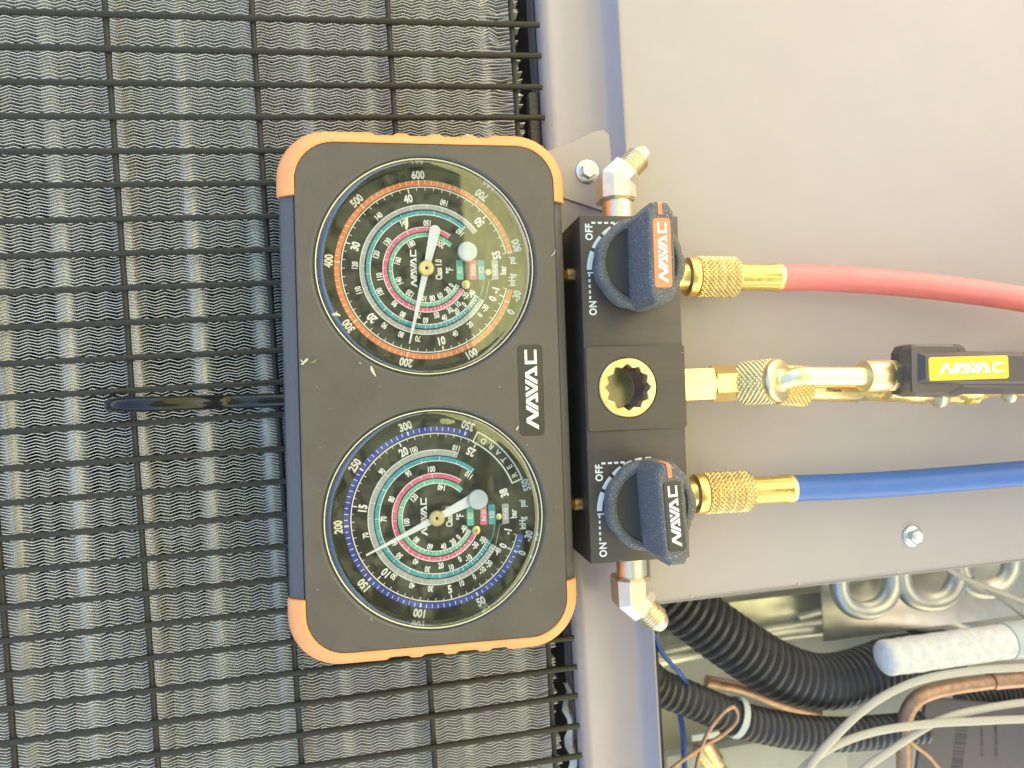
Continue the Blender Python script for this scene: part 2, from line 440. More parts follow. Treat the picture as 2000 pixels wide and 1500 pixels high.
# ================================================================ condenser coil
ZW = -1560.0            # guard's front wires
ZF = -1606.0            # front edges of fins
def colx(px, z, py=750): return P(px, py, z).x
coil = thing("condenser_coil", "silver finned condenser coil behind the black wire guard", "coil", P(500, 750, ZF))
x_l = -1150.0; x_r = P(1006, 100, ZF).x
ytop = P(500, -40, ZF).y + 220; ybot = P(500, 1545, ZF).y - 300
fb = MB(); PITCH = 6.4; HP = 19.0
nf = int((ytop - ybot + 120) / PITCH)
for k in range(nf):
    y0 = ybot - 60 + k * PITCH
    v = []; f = []
    nseg = int((x_r - x_l) / HP)
    endx = x_r + random.uniform(-10, 14)
    jit = random.uniform(-0.5, 0.5)
    for i in range(nseg + 1):
        x = x_l + i * HP
        if i == nseg: x = endx
        zz = (1 if i % 2 else -1) * 2.9
        nz = noise.noise(Vector((x * 0.011, y0 * 0.02, 0))) * 2.6 + noise.noise(Vector((x * 0.05, y0 * 0.11, 5))) * 1.3
        e = max(0, (x - x_r + 130) / 130) * (1.0 if y0 > 250 else 0.35)
        nz += e * noise.noise(Vector((x * 0.045, y0 * 0.05, 9))) * 16
        zd = e * noise.noise(Vector((x * 0.03, y0 * 0.04, 3))) * 10
        y = y0 + zz + nz + jit
        t = 0.68
        v += [(x, y - t, ZF + zd), (x, y + t, ZF + zd), (x, y0 + zz * 0.9 + t + nz * .5, ZF - 34), (x, y0 + zz * 0.9 - t + nz * .5, ZF - 34)]
    fe = []
    for i in range(nseg):
        a = 4 * i; b = a + 4
        fe.append((a, b, b + 1, a + 1)); f += [(a + 1, b + 1, b + 2, a + 2), (b, a, a + 3, b + 3)]
    fb.add(v, f, "fin_aluminium"); fb.add(v, fe, "fin_edge")
fb.build("fin", coil, kind="stuff")
tb0 = None
TX = [P(px, 100, ZF).x for px in (-45, 84, 215, 347, 473, 592, 717, 833, 946)]
for tx in TX:
    if tb0 is None:
        t = MB(); t.tube([(0, ybot - 80, 0), (0, ytop + 80, 0)], 24, "tube_metal", n=20, interp=False)
        tb0 = t.build("tube", coil, origin=(0, 0, 0)); tb0.location = Vector((tx, 0, ZF - 31)) - parent_origin(coil)
    else: share(tb0, coil, Vector((tx, 0, ZF - 31)) - parent_origin(coil))
bk = MB(); bk.box((x_l - 100, ybot - 100, ZF - 80), (x_r - 6, ytop + 100, ZF - 70), "coil_back"); bk.build("backing", coil)

# side channel behind the coil's end
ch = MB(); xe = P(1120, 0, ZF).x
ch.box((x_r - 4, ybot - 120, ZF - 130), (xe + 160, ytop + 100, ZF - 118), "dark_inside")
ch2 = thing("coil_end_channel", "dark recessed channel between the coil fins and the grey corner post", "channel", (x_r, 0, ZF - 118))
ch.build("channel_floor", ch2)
fm = MB()
f0 = P(1047, 180, ZF - 10); f1 = P(1050, 345, ZF - 10)
fm.box((f0.x - 19, f1.y, ZF - 40), (f0.x + 16, f0.y, ZF - 6), "foam", bev=5)
solo(fm, "foam_strip", "dark brown foam strip beside the upper end of the coil, above the orange corner", "foam strip")
# crumpled bright end sheet at lower end
sh = MB(); v = []; f = []
pa = [P(1096, 1330, ZF - 20), P(1100, 1400, ZF - 20), P(1104, 1460, ZF - 20), P(1110, 1545, ZF - 20)]
for i in range(13):
    t = i / 12; y = pa[0].y + (pa[-1].y - pa[0].y) * t; x = pa[0].x + 3 + 8 * math.sin(i * 1.7)
    w = 10 + 26 * t + 5 * math.sin(i * 2.3)
    v += [(x, y, ZF - 12), (x + w * .5, y, ZF - 2 + 6 * math.sin(i * 1.1)), (x + w, y, ZF - 20)]
for i in range(12):
    a = 3 * i; f += [(a, a + 1, a + 4, a + 3)[::-1], (a + 1, a + 2, a + 5, a + 4)[::-1]]
sh.add(v, f, "tube_metal", True)
solo(sh, "foil_flap", "crumpled shiny metal flap at the lower right end of the coil", "metal flap")

# ================================================================ wire guard
gd = thing("wire_guard", "black coated wire grid guard over the condenser fins", "guard", P(500, 750, ZW))
og = parent_origin(gd)
ys_idx = {0: 0, 1: 1, 2: 2, 3: 3, 4: 4, 5: 5}
PW = 67.57 * ZW / -1538.0
def yw(i):      # measured positions of the horizontal wires along the second upright
    tab = {0: 28, 1: 95, 2: 162.4, 3: 228, 4: 295.5, 5: 361, 6: 428, 7: 495, 8: 562.5, 9: 630, 10: 698.7, 11: 762.5, 12: 827.4, 13: 896.7, 14: 962, 15: 1028, 16: 1091.7,
           17: 1158, 18: 1220.7, 19: 1285, 20: 1348, 21: 1411.7, 22: 1473}
    if i in tab:
        py = tab[i]; return P(210 + 104 * (py - 28) / 1445, py, ZW).y
    return yw(22) - (i - 22) * PW if i > 22 else yw(0) + (-i) * PW
xwl = -1230; xwr = P(1052, 47, ZW).x
w0 = None
for i in range(-5, 31):
    y = yw(i)
    if w0 is None:
        t = MB(); t.tube([(xwl, 0, 0), (-700, 0.8, 0), (-200, -0.6, 0.4), (xwr, 0, 0)], 6.3, "wire_coat", n=12, seg=3)
        w0 = t.build("wire", gd, origin=(0, 0, 0)); w0.location = Vector((0, y, ZW)) - og
    else: share(w0, gd, Vector((random.uniform(-2, 2), y, ZW + random.uniform(-.6, .6))) - og)
YWS = [yw(i) for i in range(-5, 31)]
v0 = None
VX = [P(1.7, 1120, ZW - 12).x, P(252.8, 698, ZW - 12).x, P(540, 745, ZW - 12).x, P(769, 230, ZW - 12).x + 2, P(1010, 232, ZW - 12).x]
VX = [VX[0] if i == 0 else x for i, x in enumerate(VX)]
for x in VX:
    if v0 is None:
        t = MB(); t.tube([(0, ybot - 60, 0), (0, ytop + 60, 0)], 6.6, "wire_coat", n=12, interp=False, ds=6, rf=lambda L, k: 5.9 + 1.6 * math.exp(-(min(abs(ybot - 60 + L - q) for q in YWS) / 7.0) ** 2))
        v0 = t.build("crossbar", gd, origin=(0, 0, 0)); v0.location = Vector((x, 0, ZW - 12.5)) - og
    else: share(v0, gd, Vector((x, 0, ZW - 12.5)) - og)

# ================================================================ corner post and access panel
ZP = -1588.0
def ex(profile, y0, y1, mname, mb, smooth=True, rev=False):
    r0 = [(x, y0, z) for x, z in profile]; r1 = [(x, y1, z) for x, z in profile]
    sweep2(mb, [r0, r1], mname, closed=False, smooth=smooth, rev=rev)
xa = P(1060, 50, ZP).x; xb_ = P(1175, 50, ZP).x; xr = P(1206, 0, ZP + 22).x
post = MB()
prof = [(xa - 14, ZP - 90), (xa - 14, ZP - 14)]
for i in range(9):
    a = R_(180 - 90 * i / 8); prof.append((xa + 12 + 26 * math.cos(a), ZP - 22 + 26 * math.sin(a)))
prof += [(xa + 22, ZP + 3), (xa + 30, ZP + 0.5), (xb_ - 6, ZP)]
for i in range(1, 7):
    t = i / 6; prof.append((xb_ - 6 + (xr - xb_ + 3) * t, ZP + 30 * (t ** 1.35)))
prof += [(xr, ZP + 30.3), (xr + 1.5, ZP + 29), (xr + 1.5, ZP - 60), (xr - 2, ZP - 60), (xr - 2, ZP + 14)]
ex(prof, ybot - 150, ytop + 150, "post_paint", post, rev=True)
po = thing("corner_post", "grey painted steel corner post with a rolled edge beside the wire guard", "post", (xa, 0, ZP))
post.build("post_channel", po)
# bracket plate under the gauge's upper right corner
br = MB()
def pol(pts, z): return [tuple(P(x, y, z).xy) for x, y in pts]
zb = ZP + 5
bp = pol([(1060, 300), (1075, 292), (1110, 280), (1160, 256), (1180, 253), (1190, 262), (1194, 300), (1196, 408), (1176, 412), (1098, 386), (1060, 374)], zb)
if area(bp) < 0: bp = bp[::-1]
br.prism(bp, ZP + 1, zb, "grey_paint", bev=1.5)
br.build("bracket_plate", po)

def hexbolt(c, r, name, label, ax=(0, 0, 1), rot=0.2):
    t = thing(name, label, "bolt", c)
    mx = axis_mx(c, ax) @ Matrix.Rotation(rot, 4, 'Z')
    a = MB(); a.lathe([(r, 0), (r, 3.5), (r * .94, 5), (r * .72, 6.2)], "zinc", n=40, mx=mx); a.build("washer_flange", t)
    b = MB(); h = hexring(r * .68); hi = hexring(r * .60)
    v = [(x, y, 5) for x, y in h] + [(x, y, 17) for x, y in h] + [(x * 1.0, y * 1.0, 20) for x, y in hi]
    f = [(i, (i + 1) % 6, 6 + (i + 1) % 6, 6 + i) for i in range(6)] + [(6 + i, 6 + (i + 1) % 6, 12 + (i + 1) % 6, 12 + i) for i in range(6)] + [[12 + i for i in range(6)]]
    b.add(v, f, "zinc", False, mx)
    b.lathe([(r * .44, 20.2), (r * .46, 20.8), (r * .38, 20.4)], "zinc", n=24, mx=mx, cap0=False)
    b.build("hex_head", t); return t
hexbolt(P(1147, 336, zb), 27, "hex_bolt", "silver hex flange bolt on the grey bracket beside the upper orange bumper", rot=0.5)

ZA = ZP + 24          # access panel face
pn = MB()
pA = P(1272, 1172, ZA); pB = P(2000, 1086, ZA); sl_ = (pB.y - pA.y) / (pB.x - pA.x)
xp0 = xr + 1.8; xp1 = P(2000, 750, ZA).x + 420
def yb(x): return pA.y + sl_ * (x - pA.x)
v = []; f = []
nx = 24
for i in range(nx + 1):
    x = xp0 + (xp1 - xp0) * i / nx
    for (dy, dz) in ((ytop + 400 - yb(x), 0), (400, 0), (30, 0), (6, 0), (2, 1.2), (-1, .8), (-4, -3), (-9, -16), (-16, -30), (-20, -34), (-22, -32), (-24, -34), (-23, -38)):
        yy = yb(x) + dy; v.append((x, yy, ZA + dz))
m_ = 13
for i in range(nx):
    for k in range(m_ - 1):
        a = i * m_ + k; f.append((a, a + 1, a + m_ + 1, a + m_))
pn.add(v, f, "grey_paint", True)
# left return of the panel, folded back
pn.add([(xp0, ytop + 400, ZA), (xp0, yb(xp0) - 20, ZA), (xp0, yb(xp0) - 20, ZA - 40), (xp0, ytop + 400, ZA - 40)], [(0, 1, 2, 3)], "grey_paint")
pt = thing("access_panel", "large smooth warm grey access panel behind the hoses", "panel", (xp0, 0, ZA))
pn.build("panel_sheet", pt)
for px, py in ((1350, 1160), (1752, 1116), (1560, 1147)):
    d_ = MB(); c = P(px, py, ZA); d_.lathe([(5, 0), (4.4, 2), (2, 3.2)], "grey_paint", n=16, mx=Matrix.Translation((c.x, yb(c.x) - 1, ZA - .5))); d_.build("edge_dimple", pt)
hexbolt(P(1781, 1046, ZA), 26, "hex_bolt", "silver hex flange screw alone on the grey access panel under the blue hose", rot=0.25)

# ================================================================ inside of the service compartment
ZI = -2150.0
inn = MB()
yl = yb(xr) - 10
inn.box((xr - 150, ybot - 1200, ZI - 10), (xp1 + 100, yl + 500, ZI), "inner_green")
inn.box((xr - 14, ybot - 700, ZI), (xr - 4, ybot + 0, ZP - 62), "inner_metal")
ci = thing("compartment_wall", "pale green grey inner wall at the back of the open service compartment", "wall", (xr, ybot, ZI))
inn.build("wall_sheet", ci)
st = MB()
a = P(1290, 1300, -2000); b = P(1520, 1290, -2000)
st.box((P(1285, 1200, -2080).x, P(1400, 1265, -2080).y, -2090), (P(2100, 1200, -2080).x, P(1400, 1180, -2080).y, -2080), "inner_metal", bev=3)
st.build("metal_sheet", ci)
def corr(path_px, rpx, pitch, name, label, mname="conduit_black", depth=0.14):
    pts = [P(x, y, z) for x, y, z in path_px]
    r = [rr * -z / 1400.0 for rr, (x, y, z) in zip(rpx, path_px)]
    n_ = len(r)
    b = MB(); ds = pitch / 6.0
    path = resample(catmull(pts, 8), ds); tot = len(path)
    def rf(L, k):
        q = k / max(1, tot - 1) * (n_ - 1); i = min(int(q), n_ - 2); rr = r[i] + (r[i + 1] - r[i]) * (q - i)
        ph = (k % 6); return rr * (1.0 if ph in (0, 1, 2) else (1 - depth if ph in (4,) else 1 - depth * .55))
    b.tube(path, 1, mname, n=40, interp=False, rf=rf)
    return solo(b, name, label, "conduit")
corr([(1290, 1150, -1900), (1362, 1204, -1890), (1437, 1258, -1880), (1512, 1305, -1880), (1587, 1329, -1890), (1644, 1327, -1910), (1705, 1308, -1935), (1755, 1290, -1960), (1850, 1275, -2000)],
     (60, 60, 61, 61, 58, 56, 54, 52, 50), 26, "corrugated_conduit", "thick black corrugated conduit curving down behind the lower brass fitting")
corr([(1255, 1310, -1790), (1285, 1340, -1790), (1345, 1365, -1790), (1400, 1388, -1795), (1460, 1410, -1800), (1550, 1428, -1800), (1640, 1434, -1800), (1735, 1428, -1800), (1800, 1420, -1800)],
     (37, 37, 37, 37, 37, 36, 35, 35, 34), 21, "corrugated_conduit", "thinner black corrugated conduit clamped by a white band, below the thick conduit")
corr([(1880, 1375, -2060), (1940, 1358, -2060), (2010, 1350, -2060), (2080, 1345, -2060)], (28, 30, 30, 30), 18, "corrugated_conduit", "short dark corrugated conduit at the right edge behind the copper pipe")
def pipe(path, rpx, mname, name, label, cat, n=16):
    b = MB(); z0 = path[0][2]; path = list(path)
    def go(a, c, k): return (c[0] + (c[0] - a[0]) * k, c[1] + (c[1] - a[1]) * k, c[2] + (c[2] - a[2]) * k)
    for e in (0, -1):      # run on past the edge of the view
        c, a = path[e], path[1 if e == 0 else -2]
        if c[1] > 1515 or c[0] > 2040:
            L = math.hypot(c[0] - a[0], c[1] - a[1]); q = go(a, c, 280 / L)
            path = [q] + path if e == 0 else path + [q]
    b.tube([P(x, y, z) for x, y, z in path], rpx * -z0 / 1400.0, mname, n=n, seg=8); return solo(b, name, label, cat)
pipe([(1270, 1290, -2040), (1400, 1262, -2040), (1520, 1236, -2040), (1640, 1222, -2040), (1740, 1212, -2040), (1780, 1222, -2040), (1815, 1245, -2040), (1860, 1290, -2040)], 17, "pipe_alu", "aluminium_pipe", "pale metal pipe running behind the thick conduit towards the white pipe", "pipe")
pipe([(1560, 1215, -2070), (1640, 1196, -2070), (1740, 1190, -2070), (1800, 1192, -2070), (1860, 1212, -2070), (1930, 1240, -2070)], 13, "pipe_alu", "aluminium_pipe", "thinner pale metal pipe just above the other one, under the panel edge", "pipe")
for i, (cx, cy, w, lab) in enumerate(((1690, 1178, 52, "grey return bend under the panel edge, leftmost of the three in a row"), (1815, 1162, 55, "grey return bend under the panel edge, middle one of the row of three"), (1925, 1138, 50, "grey return bend under the panel edge, nearest the right side of the row"))):
    pipe([(cx - w, cy - 60, -1900), (cx - w * .95, cy - 22, -1895), (cx - w * .6, cy + 6, -1890), (cx, cy + 14, -1890), (cx + w * .6, cy + 4, -1890), (cx + w * .95, cy - 24, -1895), (cx + w, cy - 60, -1900)], 20, "pipe_alu", "return_bend", lab, "pipe bend")
# back sheet behind the bends
hs = MB(); hs.box((P(1600, 1100, -1990).x, P(1700, 1240, -1990).y, -1992), (P(2150, 1100, -1990).x, P(1700, 1030, -1990).y, -1986), "inner_metal", bev=1.5)
solo(hs, "coil_end_plate", "shiny metal end plate behind the row of return bends", "plate")
# white insulated pipe
wb = MB(); zz = -1740
pts = [P(1716, 1287, zz), P(1722, 1286, zz), P(1735, 1284, zz), P(1760, 1281, zz), P(1850, 1268, zz), P(1950, 1254, zz), P(2080, 1238, zz), P(2350, 1205, zz)]
path = catmull(pts, 6); k0 = len(path)
def rw(L, k):
    r = 47 * (1 - 0.0 * L)
    if L < 30: r *= math.sqrt(max(0.02, 1 - ((30 - L) / 30) ** 2)) if L < 30 else 1
    return r + 2.5 * noise.noise(Vector((L * .03, 0, 0)))
path = resample(path, 7)
wb.tube(path, 1, "insulation_white", n=28, interp=False, rf=rw)
wp = solo(wb, "insulated_pipe", "thick white insulated pipe with a rounded end, lying over the conduits", "pipe")
wt = MB(); q0 = P(1962, 1252, zz); q1 = P(2350, 1205, zz)
wt.tube([q0, q1], 51, "tie_white", n=28, interp=False)
w_ = wt.build("tape_wrap", wp, origin=parent_origin(wp))
# copper
cb = MB()
cb.tube([P(2350, 1295, -1760), P(2080, 1318, -1760), P(1990, 1325, -1760), P(1900, 1336, -1760), P(1840, 1346, -1760), P(1795, 1362, -1762), P(1772, 1392, -1765), P(1766, 1430, -1770), P(1766, 1560, -1775), P(1766, 1850, -1775)], 20, "copper", n=20, seg=8)
cp = solo(cb, "copper_pipe", "brown copper pipe elbow turning down beside the dark label plate", "pipe")
c2 = MB(); c2.tube([P(1935, 1330, -1760), P(2075, 1318, -1760)], 24, "copper", n=20, interp=False); c2.build("coupling", cp, origin=parent_origin(cp))
WG = "wires in the service compartment"
for nm, mt, r, pth, lab in (
    ("sleeved_wire", "wire_grey", 8.5, [(2080, 1300, -1640), (1990, 1304, -1640), (1900, 1310, -1640), (1810, 1325, -1640), (1740, 1352, -1640), (1680, 1392, -1640), (1630, 1440, -1640), (1590, 1485, -1640), (1555, 1540, -1640)], "grey sleeved wire arching highest, from the right edge down past the conduits"),
    ("sleeved_wire", "wire_grey", 8.5, [(2080, 1404, -1660), (1990, 1405, -1660), (1900, 1409, -1660), (1810, 1414, -1660), (1720, 1427, -1660), (1650, 1448, -1660), (1590, 1482, -1660), (1540, 1530, -1660)], "grey sleeved wire running nearly level across the thinner conduit"),
    ("sleeved_wire", "wire_grey", 8.0, [(2080, 1366, -1680), (1990, 1373, -1680), (1900, 1388, -1680), (1840, 1405, -1680), (1790, 1432, -1680), (1740, 1465, -1680), (1690, 1500, -1680), (1640, 1550, -1680)], "grey sleeved wire crossing under the level wire in front of the label plate"),
    ("sleeved_wire", "wire_grey", 6.5, [(1850, 1110, -1760), (1890, 1132, -1760), (1950, 1156, -1760), (2060, 1200, -1760)], "pale wire coming from under the panel edge at far right"),
    ("sleeved_wire", "wire_grey", 5.5, [(1900, 1130, -1790), (1940, 1158, -1790), (1990, 1195, -1790), (2050, 1240, -1790)], "thin grey wire just left of the pale wire at far right"),
    ("thin_wire", "wire_blue", 5.0, [(1276, 1235, -1720), (1290, 1270, -1720), (1312, 1298, -1720), (1330, 1318, -1730), (1350, 1350, -1830)], "blue wire curling behind the corner post above the thinner conduit"),
    ("thin_wire", "wire_blue", 6.0, [(1325, 1380, -1850), (1334, 1430, -1850), (1336, 1480, -1850), (1340, 1550, -1850)], "blue wire hanging straight down under the thinner conduit"),
    ("capillary_tube", "copper", 4.2, [(1355, 1550, -1690), (1362, 1490, -1690), (1378, 1440, -1690), (1405, 1400, -1690), (1430, 1381, -1690), (1440, 1392, -1690), (1436, 1412, -1690), (1410, 1436, -1690), (1370, 1460, -1690), (1320, 1495, -1690), (1280, 1530, -1690)], "thin copper tube making a loop in front of the white clamp"),
    ("capillary_tube", "copper", 5, [(1770, 1440, -1700), (1790, 1458, -1700), (1815, 1478, -1700), (1850, 1520, -1700)], "short thin copper tube slanting across the corner of the label plate"),
):
    pipe(pth, r, mt, nm, lab, "wire" if "wire" in nm else "tube", n=10)
# white clamp band
cl = MB()
c0 = P(1437, 1400, -1795); dr = (P(1460, 1410, -1795) - P(1415, 1393, -1795)).normalized()
mx = axis_mx(c0, dr)
cl.lathe([(50, -9), (54, -9), (54, 9), (50, 9), (50, -9)], "tie_white", n=40, mx=mx, cap0=False, cap1=False)
ct = P(1375, 1440, -1750); cl.box((ct.x - 34, ct.y - 7, ct.z - 8), (ct.x + 44, ct.y + 10, ct.z + 2), "tie_white", bev=3)
solo(cl, "clamp_band", "white plastic clamp band round the thinner corrugated conduit", "clamp")
vb = MB(); vc = P(1395, 1490, -1760)
vb.lathe([(24, -60), (30, -55), (30, 0), (26, 8), (22, 14), (22, 40)], "brass", n=30, mx=axis_mx(vc, (0.5, -0.8, 0.2)), rfun=lambda r, a, z: r * (1 + 0.02 * math.sin(24 * a)))
solo(vb, "brass_valve", "dull brass valve body at the bottom, below the copper loop", "valve")
# compressor label plate
lp = MB(); cA = P(1895, 1445, -1880)
mxl = Matrix.Translation(P(1900, 1455, -1880)) @ Matrix.Rotation(R_(-12), 4, 'Z')
lp.box((-180, -190, -14), (330, 130, 0), "compressor_paint", bev=5, mx=mxl)
lo = thing("label_plate", "dark grey printed label plate with a barcode behind the wires at lower right", "label", P(1900, 1455, -1880))
lp.build("plate", lo)
lb = MB(); rng = random.Random(3)
y = 70
while y > -90:
    w = rng.choice((2.5, 4, 6)); lb.flat([(-65, y - w), (-25, y - w), (-25, y), (-65, y)], .8, "label_print", mxl); y -= w + rng.choice((2.5, 4, 6))
lb.build("barcode", lo)
lt = MB()
lt.text("TEMPERATURE COND", 78, 20, 10, -80, .8, "label_print", mx=mxl); lt.text("MODEL  SERIAL  VOLTS", 30, 10, 8, -80, .8, "label_print", mx=mxl)
lt.build("lettering", lo)
bx = MB(); b0 = P(1500, 1470, -2000)
bx.box((P(1290, 1400, -2050).x, P(1400, 1600, -2050).y, -2060), (P(1640, 1400, -2050).x, P(1400, 1452, -2050).y, -2020), "inner_green", bev=4)
solo(bx, "base_tray", "pale green grey metal tray at the bottom of the compartment", "tray")
cc = MB(); cc.tube([P(1380, 1330, -1990), P(1450, 1345, -1990), P(1520, 1372, -1990), P(1600, 1395, -1990)], 17, "copper", n=16)
solo(cc, "copper_pipe", "copper pipe glimpsed between the two black conduits", "pipe")

# ================================================================ manifold gauge set (frame of its own)
ms = thing("manifold_gauge_set", "black two dial manifold gauge set with orange bumpers hung on the wire guard", "gauge set", (-278, 0, -150), MGU)
HZ = 14.0
OA = rrect(-278, 278, -510, 510, 95, 10); OB = rrect(-240, 253, -482, 481, 72, 10)
def lerp2(A, B, t, z, grow=0): return [Vector((a[0] + (b[0] - a[0]) * t, a[1] + (b[1] - a[1]) * t, z)) for a, b in zip(A, B)]
def shell(A, B): return [lerp2(A, B, .1, -175), lerp2(A, B, 0, -165), lerp2(A, B, 0, -14), lerp2(A, B, .12, -7), lerp2(A, B, .62, 4), lerp2(A, B, .78, 7), lerp2(A, B, .80, 6)]
cs = MB(); sweep2(cs, shell(OA, OB), "side_plastic", smooth=True)
cs.add([p for p in lerp2(OA, OB, .1, -175)], [list(range(len(OA)))[::-1]], "side_plastic")
cs.build("case_body", ms)
DC = [(0.8, 249.4), (6.5, -248.9)]           # dial centres
BC = [G(833, 519.5, HZ), G(851, 1013.5, HZ)]
BR = 213.0
fp = MB()
BR = 219.0
holes = [circle(c.x, c.y, BR, 72) for c in BC]
o1 = lerp2(OA, OB, .84, 6); o2 = lerp2(OA, OB, .86, HZ - 2); o3 = lerp2(OA, OB, .93, HZ)
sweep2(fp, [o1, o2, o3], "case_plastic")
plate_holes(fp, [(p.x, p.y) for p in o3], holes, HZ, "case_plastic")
for c in BC:      # hole walls with small chamfer
    n = 72
    rr = [[Vector((c.x + r * math.cos(2 * math.pi * i / n), c.y + r * math.sin(2 * math.pi * i / n), z)) for i in range(n)] for r, z in ((BR, HZ), (BR - 4, HZ - 2.5), (BR - 8.5, HZ - 9), (BR - 9, HZ - 14), (BR - 9, -60))]
    sweep2(fp, rr, "side_plastic", smooth=True)
fp.build("face_plate", ms)
gr = MB()     # fine seam line round the plate
for t0, t1, z in ((.80, .84, 6.2),): sweep2(gr, [lerp2(OA, OB, t0, z), lerp2(OA, OB, t1, z)], "dark_line")
gr.build("seam", ms)

# orange bumpers
def bumper(sign, ylim_l, ylim_r):
    n = len(OA); idx = []
    def grow(p, d):
        x, y = p; cx = max(-278 + 95, min(278 - 95, x)); cy = max(-510 + 95, min(510 - 95, y))
        v = Vector((x - cx, y - cy)); L = v.length or 1; return (x + v.x / L * d, y + v.y / L * d)
    A = [grow(p, 3) for p in OA]; pts = list(zip(A, OB))
    # order for top: from right-straight end, corner, top, corner, left end
    if sign > 0: seq = pts[0:22]; e0 = ((A[0][0], ylim_r), (OB[0][0], ylim_r)); e1 = ((A[21][0], ylim_l), (OB[21][0], ylim_l))
    else: seq = pts[22:44]; e0 = ((A[22][0], ylim_l), (OB[22][0], ylim_l)); e1 = ((A[43][0], ylim_r), (OB[43][0], ylim_r))
    seq = [e0] + seq + [e1]
    # subdivide long straight for ribs
    out = []
    for k in range(len(seq) - 1):
        (a, b), (c, d) = seq[k], seq[k + 1]
        L = math.hypot(a[0] - c[0], a[1] - c[1]); m = 44 if L > 200 else 1
        for i in range(m):
            t = i / m; out.append(((a[0] + (c[0] - a[0]) * t, a[1] + (c[1] - a[1]) * t), (b[0] + (d[0] - b[0]) * t, b[1] + (d[1] - b[1]) * t)))
    out.append(seq[-1])
    def rib(x):
        if -120 < x < 140:
            q = ((x + 120) / 65.0) % 1.0; return -4.5 if q > 0.42 else 0.0
        return 0.0
    rings = []
    for (t, z, rb) in ((0, -120, 0), (0, -30, 1), (0.0, -10, 1), (.12, -1, 1), (.35, 6, .5), (.6, 12, 0), (.80, 15.5, 0), (.87, HZ + 1.2, 0), (.88, HZ - 3, 0)):
        r = []
        for a, b in out:
            dy = rib(a[0]) * sign * rb if abs(a[1]) > 505 else 0
            r.append(Vector((a[0] + (b[0] - a[0]) * t, a[1] + (b[1] - a[1]) * t + dy, z)))
        rings.append(r)
    mb = MB(); sweep2(mb, rings, "orange_rubber", closed=False, smooth=True)
    for e in (0, -1):      # end caps
        vs = [r[e] for r in rings]; mb.add(vs, [list(range(len(vs))) if e else list(range(len(vs)))[::-1]], "orange_rubber")
    mb.build("bumper", ms)
bumper(1, G(540, 383, 0).y, G(1100, 396, 0).y)
bumper(-1, G(566, 1172, 0).y, G(1126, 1130, 0).y)

# maker's plate
c = G(1038, 762, HZ); pmx = Matrix.Translation((c.x, c.y, 0))
pl = MB(); pl.prism(rrect(-26, 24, -90, 90, 9, 5), HZ - 1, HZ + 1.4, "plate_black", mx=pmx, bev=1.0)
plo = pl.build("name_plate", ms)
l_ = MB(); l_.logo(c.x, c.y + 1, 24, 90, HZ + 1.6, "chrome_letter", length=158, th=1.2); l_.build("lettering", plo)

# hanging hook
hk = MB()
hk.tube([(-270, -4, -95), (-330, -4, -95), (-400, -4, -94), (-450, -4, -60), (-520, -4, -40), (-585, -3, -55), (-618, -4, -110), (-612, -4, -175), (-575, -4, -205), (-520, -3, -205), (-470, -2, -190)], 14.5, "hook_metal", n=16, seg=10)
hk.build("hook", ms)

